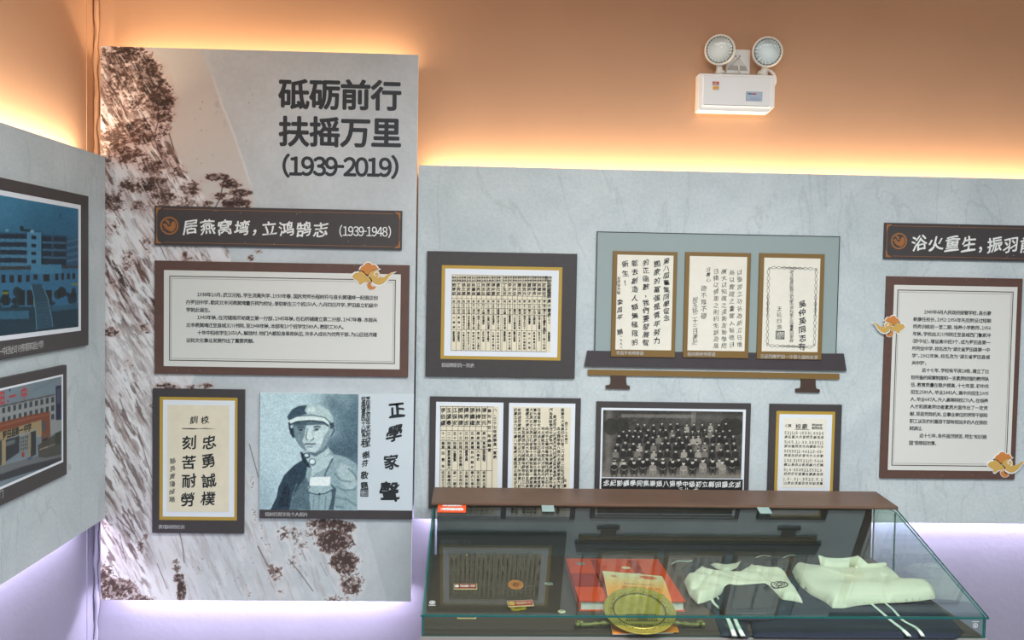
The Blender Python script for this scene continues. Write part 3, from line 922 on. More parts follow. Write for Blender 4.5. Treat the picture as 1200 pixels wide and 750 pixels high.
U = C.jj / w; V = C.ii / h
n1 = fbm(h, w, 8, 7, 5); n2 = fbm(h, w, 150, 130, 2)
base = sstep(0.35, 0.95, U + .35 * (n1 - .5)) * sstep(1.3, .2, V)
C.img = (np.array([176, 200, 206.]) * (1 - base)[..., None] + np.array([78, 104, 116.]) * base[..., None])
C.blend(sstep(.35, .75, U) * sstep(.3, .5, V) * sstep(.72, .5, V) * .7, (58, 80, 94))
C.blend(sstep(.2, 0, V) * sstep(.5, .9, U) * .3, (150, 172, 178))
C.blend(sstep(.3, 0, U) * sstep(.55, .9, V) * .45, (110, 136, 146))
LT, MD, DK, VD = (196, 216, 216), (128, 152, 160), (66, 88, 100), (28, 42, 52)
# tunic
C.poly(z2([(85, 712), (120, 640), (132, 580), (165, 510), (225, 450), (275, 420), (330, 440), (420, 340), (455, 385), (520, 400), (585, 440), (600, 520), (600, 712)]), (136, 160, 166))
C.poly(z2([(85, 712), (120, 640), (132, 580), (165, 510), (225, 450), (275, 420), (300, 460), (290, 520), (250, 580), (215, 640), (205, 712)]), (40, 60, 74))
C.poly(z2([(205, 712), (215, 640), (250, 570), (290, 520), (320, 560), (310, 640), (320, 712)]), (74, 98, 108), .9)
C.poly(z2([(130, 690), (150, 610), (185, 560), (200, 600), (190, 700)]), (26, 40, 52), .8)
C.poly(z2([(440, 560), (470, 590), (455, 712), (425, 712), (445, 640)]), (48, 68, 80), .85)
C.poly(z2([(470, 480), (500, 440), (560, 460), (590, 560), (560, 600), (500, 560)]), (166, 186, 188), .8)
for p_ in ([(462, 500), (500, 540), (560, 548)], [(470, 575), (520, 600), (585, 590)], [(468, 640), (530, 650), (592, 690)], [(466, 690), (520, 700)], [(540, 470), (575, 500), (596, 540)]): C.line(z2(p_), 2.2, (84, 110, 120), .6)
C.poly(z2([(330, 460), (430, 390), (455, 400), (420, 460), (350, 500), (320, 520)]), (176, 198, 200), .8)
C.line(z2([(450, 410), (420, 470), (400, 520)]), 1.6, (50, 72, 84), .8)
C.line(z2([(240, 560), (215, 620), (200, 712)]), 1.2, (150, 176, 182), .5)
# collar
C.poly(z2([(262, 372), (300, 372), (355, 400), (400, 350), (425, 345), (430, 380), (380, 430), (325, 465), (292, 420)]), (168, 190, 192))
C.poly(z2([(258, 370), (275, 378), (300, 425), (322, 465), (300, 460), (270, 418)]), (30, 46, 58))
C.ell(*z2([(296, 395)])[0], 4.2, 3.4, (44, 64, 76)); C.ell(*z2([(296, 393)])[0], 2.6, 2.0, (190, 210, 212))
C.ell(*z2([(330, 432)])[0], 4.4, 4.2, (70, 94, 104)); C.ell(*z2([(330, 430)])[0], 3.2, 3.0, (206, 224, 222))
# name cloth and pocket flap
C.poly(z2([(318, 520), (438, 518), (432, 572), (312, 572)]), (214, 228, 226))
C.poly(z2([(305, 575), (440, 572), (455, 590), (400, 618), (360, 622), (310, 612), (298, 594)]), (150, 174, 178))
C.line(z2([(298, 594), (318, 614), (360, 622), (405, 616), (455, 590)]), 1.1, (40, 60, 72), .9)
C.ell(*z2([(372, 620)])[0], 1.4, 1.2, (24, 36, 46))
C.line(z2([(318, 575), (302, 594)]), .9, (44, 64, 76), .9)
for x in (340, 372, 410): C.line(z2([(x, 628), (x - 6, 710)]), 1.4, (80, 106, 116), .6)
# neck and face
C.poly(z2([(270, 330), (400, 300), (420, 350), (395, 372), (345, 400), (300, 375)]), (84, 108, 118))
C.poly(z2([(212, 215), (225, 188), (410, 190), (428, 235), (425, 290), (412, 330), (385, 362), (345, 378), (300, 372), (262, 345), (235, 305), (222, 265)]), (176, 196, 198))
C.poly(z2([(212, 215), (225, 190), (300, 190), (292, 235), (282, 280), (270, 310), (290, 350), (300, 372), (262, 345), (235, 305), (222, 265)]), (92, 116, 126), .8)
C.poly(z2([(218, 190), (420, 188), (425, 212), (330, 215), (222, 222)]), (50, 72, 84), .75)
C.poly(z2([(196, 235), (218, 232), (228, 290), (214, 288), (200, 265)]), (36, 52, 64))
C.poly(z2([(425, 232), (455, 228), (460, 248), (438, 285), (424, 290)]), (140, 164, 170)); C.line(z2([(452, 232), (458, 248), (438, 284)]), 1.2, (36, 54, 66))
C.line(z2([(338, 228), (358, 222), (378, 228)]), 1.6, VD, .8); C.ell(*z2([(356, 240)])[0], 2.6, 1.2, (24, 36, 46), .9); C.ell(*z2([(350, 246)])[0], 3.4, 1.0, (70, 94, 104), .6)
C.line(z2([(240, 232), (262, 226), (284, 230)]), 1.6, VD, .8); C.ell(*z2([(262, 243)])[0], 2.6, 1.2, (24, 36, 46), .9)
C.poly(z2([(300, 235), (318, 232), (330, 280), (336, 298), (318, 306), (298, 298)]), (198, 216, 214), .8)
C.line(z2([(302, 236), (296, 270), (292, 296), (304, 304)]), 1.0, (50, 72, 84), .8); C.line(z2([(318, 306), (336, 300), (338, 290)]), 1.0, (44, 64, 76), .8)
C.line(z2([(282, 330), (302, 324), (320, 328), (350, 326)]), 1.4, (44, 60, 70), .9); C.line(z2([(296, 342), (330, 344)]), 1.6, (80, 102, 112), .7)
C.ell(*z2([(370, 285)])[0], 6, 8, (206, 222, 220), .5); C.ell(*z2([(335, 360)])[0], 5, 2.6, (196, 212, 212), .5)
C.poly(z2([(395, 290), (428, 240), (425, 290), (412, 330), (385, 362), (352, 376), (380, 340)]), (100, 124, 132), .6)
# cap
C.poly(z2([(182, 168), (210, 125), (250, 100), (310, 95), (375, 100), (425, 125), (450, 165), (458, 215), (430, 225), (400, 195), (330, 180), (240, 185), (196, 200)]), (168, 190, 190))
C.poly(z2([(182, 168), (210, 125), (250, 104), (300, 98), (285, 130), (300, 150), (240, 165), (192, 185)]), (54, 76, 90))
C.poly(z2([(190, 188), (240, 165), (330, 158), (400, 172), (440, 215), (395, 196), (320, 188), (240, 195), (195, 215)]), (202, 220, 216))
C.line(z2([(190, 186), (240, 164), (330, 157), (405, 172), (446, 212)]), 1.2, (50, 70, 82), .8)
C.line(z2([(195, 216), (240, 197), (320, 190), (395, 198), (425, 222)]), 1.8, (34, 50, 62), .9)
C.poly(z2([(190, 200), (200, 198), (205, 250), (194, 245)]), (34, 50, 62))
C.poly(z2([(430, 205), (458, 200), (456, 232), (438, 240)]), (44, 62, 74), .9)
C.poly(z2([(305, 112), (345, 110), (350, 132), (325, 142), (303, 132)]), (206, 222, 220), .7)
C.blur(2)
C.img = (C.img - 128) * 1.12 + 142
C.img += (n2 - .5)[..., None] * 46
gr = NR.rand(h, w); C.img += ((gr > .93) * 26 - (gr < .06) * 30)[..., None]
C.img += (fbm(h, w, 40, 34, 3) - .5)[..., None] * 26
C.build('portrait_print', P.o, .0146, label='blue-toned photograph of a soldier in cap and buttoned tunic')
P.z = .0146
t = Text(bold=.029, res=3, split=True)
for ch, x, y, s in (('正', 465, 480, 20), ('學', 462.5, 507.5, 20), ('家', 458.5, 541, 18), ('聲', 457, 576, 24)): putc(P, t, ch, x, y, s, brush=.05)
t.build('brush_character', M_INK, P.o)
t = Text(bold=.025, res=2)
for ch, x, y, s in (('程', 428.8, 518.5, 11.5), ('樹', 429, 533, 9), ('芬', 427.8, 543, 8), ('敬', 427, 557, 9.5), ('題', 427, 569, 9)): putc(P, t, ch, x, y, s, brush=.05)
for i, ch in enumerate('罗田县立初级中学创校'): putc(P, t, ch, 431.5, 467 + i * 4.8, 5.6, brush=.05)
for i, ch in enumerate('校長陸軍第四十八師長'): putc(P, t, ch, 426, 467 + i * 4.8, 5.6, brush=.05)
t.build('signature_lettering', M_INK, P.o)


def seal(P, px, py, s, body, m=M_INK):
    a = P.q(px - s / 2, py - s / 2); b = P.q(px + s / 2, py + s / 2)
    mb_ = MB(); mb_.ringrect(a[0], b[1], b[0], a[1], (b[0] - a[0]) * .09, P.z, P.z + .0004); mb_.build('seal_stamp', m, P.o)
    t_ = Text(bold=.02, res=1)
    for i, ch in enumerate(body): putc(P, t_, ch, px + (s * .2 if i < 2 else -s * .2), py + (-s * .2 if i % 2 == 0 else s * .2), s * .42)
    t_.build('seal_lettering', m, P.o)


seal(P, 427, 577.5, 9, '程树芬印')

# ---- staff register
NAMES = '王張李陳周黃方胡余徐何江劉程葉吳郭羅林汪潘蕭董閔史丁嚴肖'
FIRST = '樹文春子國雲德正光明世保元繼仲伯安平友生才梅英秀士志學祥佐'
WORD = '男女歲湖北羅田縣師範大學中學畢業曾任教員主任城内石橋鋪北豐大河岸月日年三二一十四五六七八九縣立初級校長國文算理英體音史地東街西門'


def ws(n, s=WORD): return ''.join(rnd.choice(s) for _ in range(n))


P = framed('dark-framed staff register ruled into many narrow columns', (499.5, 295.8, 675, 442.4), M_CHAR,
           [('gilt_edge', (517, 312, 658, 421.5), M_GOLD), ('white_mat', (521, 315.8, 654, 417.8), M_MATT), ('paper_sheet', (528.8, 322.5, 646, 411.7), M_CREAM)],
           ('首届教职员一览表', 517, 427.6, 556, 428.4, 5.4))


def ruled(P, xs, ys, x0, x1, y0, y1, m=M_INKGREY, wpx=.45):
    k_ = (P.q(510, 400)[0] - P.q(500, 400)[0]) / 10 * wpx / 2; mb_ = MB()
    for x in xs: a, b = P.q(x, y0), P.q(x, y1); c = (a[0] + b[0]) / 2; mb_.box(c - k_, b[1], P.z, c + k_, a[1], P.z + .0003)
    for y in ys: a, b = P.q(x0, y), P.q(x1, y); c = (a[1] + b[1]) / 2; mb_.box(a[0], c - k_, P.z, b[0], c + k_, P.z + .0003)
    mb_.build('ruled_line', m, P.o)


xs = [529.3 + i * 5.78 for i in range(11)] + [588.7 + i * 5.78 for i in range(10)]
ruled(P, xs, [323, 331, 346.5, 350.5, 356, 361.5, 368.5, 387, 411.3], 529, 641, 323, 411.3)
t = Text(bold=.025, res=1)


def cpx(P, t, body, x, y0, y1, s, **k):
    n = len(body)
    for i, ch in enumerate(body):
        if ch != ' ': putc(P, t, ch, x, y0 + (y1 - y0) * (i + .5) / n, s, **k)


for i in range(20):
    x = (531.9 + i * 5.78) if i < 10 else (588.9 + 2.6 + (i - 10) * 5.78)
    if i == 19:
        cpx(P, t, '職別', x - 9 + 5.5, 323.5, 330, 3.4);
    cpx(P, t, ws(2, '教主校訓幹') + '', x - 1.0, 323.5, 330.5, 2.9); cpx(P, t, ws(2, '員任長務事'), x + 1.6, 323.5, 330.5, 2.9)
    cpx(P, t, rnd.choice(NAMES) + rnd.choice(FIRST) + rnd.choice(FIRST), x, 331.5, 346.5, 4.6, brush=.03)
    cpx(P, t, '男', x, 351, 355.6, 3.2); cpx(P, t, ws(2, '二三四五六十'), x, 356, 361.4, 2.9)
    cpx(P, t, ws(2, '羅田湖北'), x, 362, 368.4, 3.3)
    cpx(P, t, ws(rnd.choice([3, 5, 6, 6])), x, 369.5, rnd.choice([380, 386, 386]), 2.9)
    cpx(P, t, ws(rnd.choice([4, 6, 7, 7])), x - .2, 388.5, rnd.choice([400, 410, 410]), 2.9)
cpx(P, t, '全校教職員一覽表', 643.5, 328, 372, 4.6, brush=.04)
cpx(P, t, '三十七年', 638.3, 345, 366, 4); cpx(P, t, '學歷', 638, 372, 392, 4)
t.build('handwritten_lettering', M_INK, P.o)

# ---- two-page register and letter
P = framed('dark frame holding two handwritten sheets side by side above the glass case', (503, 466, 679.5, 597), M_CHAR,
           [('white_mat', (510.3, 471.3, 589, 591), M_MATT), ('white_mat', (595.5, 472.5, 673, 591.5), M_MATT),
            ('paper_sheet', (515.6, 475.8, 583.5, 586), M_CREAM), ('paper_sheet', (600.5, 477, 668, 587), M_CREAM)])
xs = [515.9 + i * 6.85 for i in range(9)] + [577]
ruled(P, xs, [476.4, 499.2, 504.6, 516.5, 526, 551, 586], 515.6, 577, 476, 586)
t = Text(bold=.02, res=1)
for i in range(9):
    x = 519.3 + i * 6.85 if i < 8 else 573.5
    if i < 8:
        cpx(P, t, rnd.choice(NAMES) + rnd.choice(FIRST) + rnd.choice(FIRST), x, 476.8, 499, 6.0, brush=.04)
        cpx(P, t, ws(2, '二三四五男十'), x, 505, 516, 4.2); cpx(P, t, ws(2, '羅田黃岡'), x, 517, 526, 4)
        cpx(P, t, ws(rnd.choice([3, 4, 6])), x, 527, rnd.choice([540, 550]), 3.9); cpx(P, t, ws(8), x, 551.5, 586, 3.8)
    else:
        cpx(P, t, '職別姓名', x, 478, 504, 4.4); cpx(P, t, '年歲籍貫', x, 508, 530, 4.4)
cpx(P, t, '八、三十七年度職員一覽表', 580, 478, 538, 4.4, brush=.04)
t.build('handwritten_lettering', M_INK, P.o, label='handwritten names in ruled columns')
t = Text(bold=.022, res=1)
for i in range(14):
    x = 604 + i * 4.6
    top = rnd.choice([478, 478, 486, 500]); top = 478 if i in (0, 3, 6, 9, 12) else top
    if i == 13: cpx(P, t, '國三十七年縣立', 663.5, 494, 520, 3.6); cpx(P, t, '校董', 662, 560, 572, 4); continue
    n_ = int((585 - top) / 4.3); cpx(P, t, ws(n_, WORD + '之於而其以為者也不有人此與所'), x, top, 585, 4.3, brush=.06)
t.build('handwritten_lettering', M_INK, P.o, label='close columns of brush handwriting')

# ---- group photograph
P = framed('dark-framed old group photograph of a graduating class with a white-on-black inscription', (698, 471.8, 878.5, 594), M_CHAR,
           [('white_mat', (703.5, 478.8, 872.5, 590), M_MATT), ('inscription_strip', (704.5, 561, 870, 586), mat('black_photo_strip', (40, 38, 38), .45))],
           cat='framed photograph', name='framed_photograph')
r = P.rect(706, 481.5, 869.5, 559.8)
C = Canvas(r, 400, (60, 58, 54), P.q); h, w = C.h, C.w
U = C.jj / w; V = C.ii / h
n1 = fbm(h, w, 10, 18, 6, .7)
C.img = (np.array([70, 68, 64.]) * (.5 + n1)[..., None])
C.blend(sstep(.22, .0, V) * sstep(.45, .6, U) * sstep(.95, .8, U) * .5, (120, 118, 112))
C.blend(sstep(.1, 0, V) * .5, (34, 32, 30))
C.blend(sstep(.0, .04, U) * sstep(.09, .04, U) * .6, (130, 126, 118)); C.blend(sstep(.9, .97, V), (150, 145, 135))
C.blend(sstep(.84, .9, V) * .55, (120, 116, 108))
for p in [[(728, 485), (812, 486), (812, 490), (728, 489)], [(810, 483), (816, 483), (814, 500), (810, 500)]]: C.poly(p, (150, 146, 138), .5)
for x in (716, 728, 852, 862): C.ell(x, 500, 9, 10, (44, 44, 40), .8)
rowsP = [(497, 742, 856, 12, 1.55), (504, 726, 858, 18, 1.6), (511, 722, 862, 18, 1.75), (519, 720, 864, 17, 1.9), (527.5, 717, 866, 17, 2.0), (538, 716, 866, 16, 2.3)]
for yy, xa, xb, n_, r_ in rowsP:
    for i in range(n_):
        x = xa + (xb - xa) * (i + .5) / n_ + rnd.uniform(-1.2, 1.2); y = yy + rnd.uniform(-1.4, 1.4)
        cl = rnd.choice([(30, 29, 28), (36, 35, 34), (42, 40, 38), (34, 32, 31), (120, 116, 108), (160, 156, 146)] if rnd.random() < .45 else [(30, 29, 28), (38, 36, 35)])
        C.poly([(x - r_ * 2, y + 9), (x - r_ * 1.7, y + 3.2), (x - .8, y + 1.8), (x + .8, y + 1.8), (x + r_ * 1.7, y + 3.2), (x + r_ * 2, y + 9)], cl, .95)
        C.ell(x, y, r_ * .72, r_ * .92, (196, 190, 178), .95, 10); C.ell(x, y - r_ * .6, r_ * .74, r_ * .5, (34, 32, 30), .9, 8)
        if rnd.random() < .4: C.poly([(x - .5, y + 2), (x + .5, y + 2), (x, y + 4)], (190, 186, 176), .7)
for i in range(13):     # front row, seated and kneeling
    x = 719 + i * 11.6 + rnd.uniform(-1, 1); y = 541 + rnd.uniform(-1.5, 2)
    lt = rnd.random() < .55; cl = (148, 143, 134) if lt else (36, 35, 33)
    C.poly([(x - 4.5, y + 9), (x - 4, y + 3.5), (x - 1, y + 2.2), (x + 1, y + 2.2), (x + 4, y + 3.5), (x + 4.6, y + 9), (x + 3.8, y + 14), (x - 4, y + 14)], cl, .95)
    C.poly([(x - 3.4, y + 9), (x - 1.2, y + 9), (x - 1.4, y + 16.5), (x - 3.2, y + 16.5)], (128, 124, 116) if lt else (70, 68, 64), .9)
    C.poly([(x + 1, y + 9), (x + 3.2, y + 9), (x + 3.6, y + 16.5), (x + 1.8, y + 16.5)], (128, 124, 116) if lt else (70, 68, 64), .9)
    C.ell(x, y, 1.9, 2.3, (204, 198, 186), 1, 12); C.ell(x, y - 1.5, 1.9, 1.2, (34, 32, 30), .9, 10)
    C.line([(x - 3.5, y + 7), (x, y + 9), (x + 3.5, y + 7)], .9, (190, 184, 172), .7)
C.img += (fbm(h, w, 90, 180, 2) - .5)[..., None] * 30
C.build('group_print', P.o, P.z + .0002, label='grey print of five rows of seated and standing students')
t = Text(bold=.02, res=2)
rowtext(P, t, '念紀影攝學同業畢屆八第學中級初立縣田羅北湖', 707, 565.7, 868, 568, 7.3, P.z + .0004, brush=.04)
rowtext(P, t, '三八、六、', 795, 573.5, 822, 574, 5.5, P.z + .0004, brush=.04)
t.build('inscription_lettering', M_WHITEINK, P.o)

# ---- song sheet
P = framed('narrow dark-framed handwritten song score, right of the group photograph', (901, 474, 985, 594), M_CHAR,
           [('gilt_edge', (908.3, 482, 977, 588), M_GOLD), ('white_mat', (911.8, 485.6, 973.6, 585), M_MATT), ('paper_sheet', (917, 490, 967.5, 571.5), M_CREAM2)])
t = Text(bold=.02, res=1)
rowtext(P, t, '校歌', 932, 499.5, 946, 500, 6.5, P.z + .0004, brush=.04); rowtext(P, t, 'C調', 919.5, 498.5, 927, 498.7, 4, P.z + .0004)
rowtext(P, t, '罗田中学', 951, 498, 963.5, 498.5, 3.4, P.z + .0004); rowtext(P, t, '教师作词', 951, 501.6, 963.5, 502, 3.4, P.z + .0004)
for k in range(6):
    y = 507 + k * 10.8
    b = ''.join(rnd.choice(['1', '2', '3', '5', '6', '|', '-', '.', '5', '3']) for _ in range(17)); rowtext(P, t, b, 919 - k * .2, y, 965 - k * .2, y + .8, 4.4, P.z + .0004)
    rowtext(P, t, ws(11, '巍巍大别山高义水流长我們在這裡成長學習勞動努力向前光芒萬丈好兒郎'), 919 - k * .2, y + 4.8, 965 - k * .2, y + 5.5, 3.7, P.z + .0004, brush=.03)
t.build('handwritten_lettering', M_INK, P.o)
MB().box(P.q(931, 503.5)[0], P.q(931, 503.5)[1], P.z, P.q(948, 503.5)[0], P.q(931, 503)[1], P.z + .0004).build('ruled_line', M_INK, P.o)

# ---- mock shelf with three framed letters (flat cut-out plaque on the board)
P = Panel('shelf_plaque', 'cut-out plaque shaped like a wall shelf carrying three framed handwritten letters', 'plaque', (698, 274, 982.5, 414.8), True, LBY - TH, .012)
P.slab('backing_panel', M_SAGE, (-P.W / 2, 0, P.W / 2, P.H), 0, .010)
MB().ringrect(-P.W / 2, 0, P.W / 2, P.H, .003, .010, .0108).build('outline', M_INK, P.o)
qq = P.q
MB().prism([qq(688.5, 411), qq(989, 414.5), qq(992.2, 434.8), qq(685, 429.4)], .0, .012).build('ledge', mat('dark_ledge_print', (64, 58, 62), .5, noise=.05), P.o)
MB().prism([qq(689.2, 433.2), qq(984, 438.2), qq(984, 444.6), qq(689.2, 439.6)], 0, .010).build('ledge_edge', M_DGOLD, P.o)
for x0, x1, f0, f1, y in ((716, 734, 710.2, 738.2, 440), (939.3, 956.2, 932.8, 961, 444)):
    MB().prism([qq(x0, y), qq(x1, y + .3), qq(x1, y + 8), qq(x1 + 1, y + 11.5), qq(f1, y + 12.5), qq(f1, y + 16.3), qq(f0, y + 15.6), qq(f0, y + 11.8), qq(x0 - 1, y + 11), qq(x0, y + 8)], 0, .010).build('bracket', M_DARKLINE, P.o)


def letter(fr, pap, cap, lab):
    r_ = P.rect(*fr); f_ = MB().bbox(r_[0], r_[1], .010, r_[2], r_[3], .018, .001).build('letter_frame', M_DGOLD, P.o, label=lab)
    r_ = P.rect(*pap); MB().box(r_[0], r_[1], .018, r_[2], r_[3], .0186).build('letter_sheet', M_CREAM2, f_)
    t_ = Text(bold=.01, res=1); rowtext(P, t_, *cap, .0184); t_.build('caption_lettering', M_CAPTION, f_)
    return f_


P.z = .0186
f1 = letter((717, 294.8, 792, 418.3), (722, 299, 787.5, 410), ('李昌平老师寄语', 721.5, 413.3, 754, 413.8, 4.9), 'gold frame with five columns of running script')
t = Text(bold=.018, res=2)
kw = dict(brush=.07)
cpx(P, t, '第八屆畢業同學留念', 780.5, 302, 377, 7.4, **kw); cpx(P, t, '國家的富強是青年努力', 769.5, 304, 404, 8, **kw); cpx(P, t, '的正函數，我們要發展智', 756.5, 303, 406, 7.8, **kw)
cpx(P, t, '能去創造人類無極限的', 743.5, 303, 406, 7.8, **kw); cpx(P, t, '新生！', 732.5, 304, 337, 8, **kw); cpx(P, t, '与同学共勉', 724.5, 324, 345, 4.2, **kw); cpx(P, t, '李昌平 題', 726, 350, 393, 7, **kw); cpx(P, t, '一九九八', 727.5, 392, 409, 3.4)
t.build('brush_lettering', M_INK, f1)
f2 = letter((801.5, 296, 878, 419.3), (806.5, 300.6, 873.5, 411), ('程庆桐老师寄语', 805, 414.6, 838, 415, 4.9), 'gold frame with a loosely written letter')
t = Text(bold=.012, res=2)
cpx(P, t, '以學習之功名為新立日增', 866, 315, 408, 6.6, **kw); cpx(P, t, '高以實踐之重實人新德日', 857, 315, 408, 6.6, **kw); cpx(P, t, '廣大以知識之淺新友新學問', 848, 314, 409, 6.6, **kw)
cpx(P, t, '日精以慎重之則利生創造風', 838.5, 314, 409, 6.6, **kw); cpx(P, t, '日善心', 829.5, 313, 331, 5.6, **kw); cpx(P, t, '德不厚不穩', 824, 334, 374, 7.2, **kw); cpx(P, t, '程玉銘二十三日書於', 814, 348, 404, 6.6, **kw)
t.build('brush_lettering', M_INKGREY, f2)
f3 = letter((888, 297.3, 964, 421), (893.5, 302.5, 959, 412), ('王延烈赠罗田一中第七届校友录', 890, 417.3, 958, 418.6, 5), 'gold frame with a certificate in an ornamental border')
t = Text(bold=.022, res=2)
cpx(P, t, '吳仲英同志存', 939.5, 351, 411, 8.6, **kw)
t.build('brush_lettering', M_INK, f3)
t = Text(bold=.012, res=1); cpx(P, t, '湖北省羅田縣立初級中學校第七屆畢業同學錄', 927, 316, 401, 4.8, **kw); cpx(P, t, '王延烈題', 912.5, 358, 387, 6, **kw); t.build('inscription_lettering', M_INKGREY, f3)
o = P.o; P.o = f3; seal(P, 913.5, 392.5, 10, '王延烈印', M_INK); P.o = o
# ornamental border: scalloped scrollwork
mb = MB()


def curlline(pts, amp, n, r):
    L = []
    a, b = np.array(qq(*pts[0])), np.array(qq(*pts[1])); d = b - a; nn = np.array([-d[1], d[0]]) / np.linalg.norm(d)
    for i in range(n * 10 + 1):
        s_ = i / (n * 10.); p_ = a + d * s_ + nn * amp * math.sin(s_ * n * 2 * PI); L.append((p_[0], p_[1], P.z + .0004))
    mb.tube(L, r, 4)


for ph, am in ((0, .0048), (1, -.0048)):
    for pts, n_ in (([(900, 315), (898.5, 403)], 6), ([(956, 316), (953.5, 404)], 6), ([(903, 313.5), (952, 315)], 4), ([(901, 405), (951, 406.5)], 4)): curlline(pts, am, n_, .0008)
for pts in ([(914, 313.6), (942, 314.4)], [(912, 405.3), (940, 406)], [(899.2, 345), (898.8, 372)], [(955.2, 346), (954.6, 372)]):
    a, b = qq(*pts[0]), qq(*pts[1]); mb.tube([(a[0], a[1], P.z + .0005), ((a[0] + b[0]) / 2, (a[1] + b[1]) / 2, P.z + .0005), (b[0], b[1], P.z + .0005)], [.0006, .0022, .0006], 5)
for c in ((901, 315), (955, 316), (899, 404), (953, 405)):
    a = qq(*c); mb.tube([(a[0] + .006 * math.cos(k) * (1 - k / 9), a[1] + .006 * math.sin(k) * (1 - k / 9), P.z + .0005) for k in np.linspace(0, 8, 16)], .0009, 4)
mb.build('ornamental_border', M_INKGREY, f3)

# ------------------------------------------------------------------ the two photographs on the left wall board
P = Panel('framed_photograph', 'blue-tinted photograph of a school block and arched footbridge in a dark frame', 'framed photograph',
          (-45, 215, 103.8, 410), False, LX, .014)


def rect_at(P, tr, br, left):
    """rectangle whose right side runs between two pixels, reaching `left` metres along the wall from the right"""
    a, b = P.q(*tr), P.q(*br); x = (a[0] + b[0]) / 2
    return (x - left, b[1], x, a[1])


def fix_panel(P, tr, br, width):
    a, b = P.w(*tr), P.w(*br); x1 = (a[0] + b[0]) / 2; P.x1 = x1; P.x0 = x1 - width; P.z0 = b[1]; P.z1 = a[1]; P.W = width; P.H = P.z1 - P.z0
    P.ox = (P.x0 + P.x1) / 2; P.oz = P.z0; P.o.location = (P.plane, P.ox, P.oz)


fix_panel(P, (104, 230), (103.8, 404.5), .95)
P.slab('frame', M_CHAR, (-P.W / 2, 0, P.W / 2, P.H), 0, .014, .0012)
r = rect_at(P, (94.8, 240.5), (94.2, 387.5), .87); P.slab('white_mat', M_MATT, r, .014, .0148)
r = rect_at(P, (91.6, 245), (91.4, 383), .85)
q0 = P.q
C = Canvas(r, 330, (40, 90, 120), P.q); h, w = C.h, C.w
U = C.jj / w; V = C.ii / h; n1 = fbm(h, w, 4, 5, 5)


def z3(pts): return [(x / 4.17, 220 + y / 4.17) for x, y in pts]


C.img = np.array([62, 128, 160.]) * (1 - V[..., None] * .55) * (1.0 + .25 * (n1 - .5))[..., None]
C.blend(sstep(.9, .2, np.abs(U - .2) + V) * .4, (130, 180, 200))


def wq(pts, c, a=1.0): C.poly(z3(pts), c, a)


wq([(-300, 205), (-300, 400), (395, 400), (395, 245), (330, 250), (322, 232), (215, 228), (205, 212), (130, 212), (125, 222)], (58, 96, 124))
wq([(130, 215), (200, 218), (200, 378), (130, 378)], (108, 156, 182)); wq([(100, 200), (160, 205), (158, 215), (98, 212)], (30, 48, 64)); wq([(95, 185), (115, 190), (112, 208), (96, 204)], (30, 48, 64))
C.ell(155 / 4.17, 220 + 213 / 4.17, 2.5, 2.0, (170, 200, 210)); C.ell(33 / 4.17, 220 + 208 / 4.17, 2.0, 1.8, (150, 190, 200))
for k, y in enumerate((228, 268, 306, 345)):
    wq([(-300, y - 6), (130, y - 1), (130, y + 22), (-300, y + 18)], (34, 50, 66)); wq([(-300, y + 18), (130, y + 22), (130, y + 38), (-300, y + 34)], (104, 148, 172))
    for x in range(-290, 125, 24): wq([(x, y + 18), (x + 3, y + 18), (x + 3, y + 34), (x, y + 34)], (70, 106, 130), .7)
    wq([(152, y + 6), (175, y + 7), (175, y + 24), (152, y + 23)], (26, 38, 52))
wq([(200, 235), (322, 240), (322, 385), (200, 380)], (32, 50, 66))
for y in (262, 298, 335): wq([(204, y), (320, y + 3), (320, y + 13), (204, y + 10)], (84, 122, 146)); wq([(250, y - 24), (262, y - 24), (262, y), (250, y)], (70, 104, 126), .7)
for y in (258, 290, 322, 352): wq([(325, y), (395, y - 12), (395, y - 2), (325, y + 14)], (88, 126, 148))
wq([(-300, 395), (390, 392), (390, 575), (-300, 590)], (70, 128, 160)); wq([(-300, 385), (150, 385), (150, 400), (-300, 405)], (80, 66, 62)); wq([(300, 380), (395, 382), (395, 392), (300, 395)], (80, 66, 62))
wq([(150, 375), (298, 375), (300, 420), (150, 420)], (96, 150, 178))
for x, y0, y1, ww in ((5, 425, 465, 20), (45, 428, 462, 22), (85, 425, 462, 20), (125, 425, 460, 18), (162, 424, 450, 20), (210, 422, 458, 30), (268, 420, 452, 16), (298, 418, 450, 14), (326, 418, 448, 14), (352, 418, 446, 14),
                      (-40, 425, 465, 20), (-85, 425, 465, 20), (-130, 425, 465, 20)):
    wq([(x, y0), (x + ww, y0), (x + ww, y1), (x, y1)], (44, 38, 44))
for x in (10, 88, 130, 220, -60): wq([(x, 500), (x + 32, 500), (x + 32, 575), (x, 575)], (34, 36, 44))
wq([(8, 508), (40, 508), (40, 520), (8, 520)], (170, 150, 60)); wq([(350, 466), (380, 466), (380, 476), (350, 476)], (180, 150, 60))
for k in range(40):
    x = rnd.uniform(-250, 385); y = rnd.uniform(500, 590)
    if 150 < x < 245: continue
    C.ell(x / 4.17, 220 + y / 4.17, rnd.uniform(2, 6), rnd.uniform(2, 7), rnd.choice([(22, 40, 44), (28, 50, 52), (20, 34, 40)]), .75)
wq([(-300, 600), (395, 575), (395, 700), (-300, 740)], (34, 66, 80)); wq([(-300, 610), (140, 600), (140, 640), (-300, 650)], (80, 130, 155), .8); wq([(250, 580), (385, 560), (385, 590), (250, 605)], (70, 116, 140), .8)
wq([(150, 470), (205, 470), (235, 540), (252, 640), (255, 680), (175, 695), (172, 610), (165, 540)], (52, 82, 98))
for k in range(12): y = 560 + k * 11; C.line(z3([(176, y + 4), (245, y)]), .5, (110, 150, 168), .7)
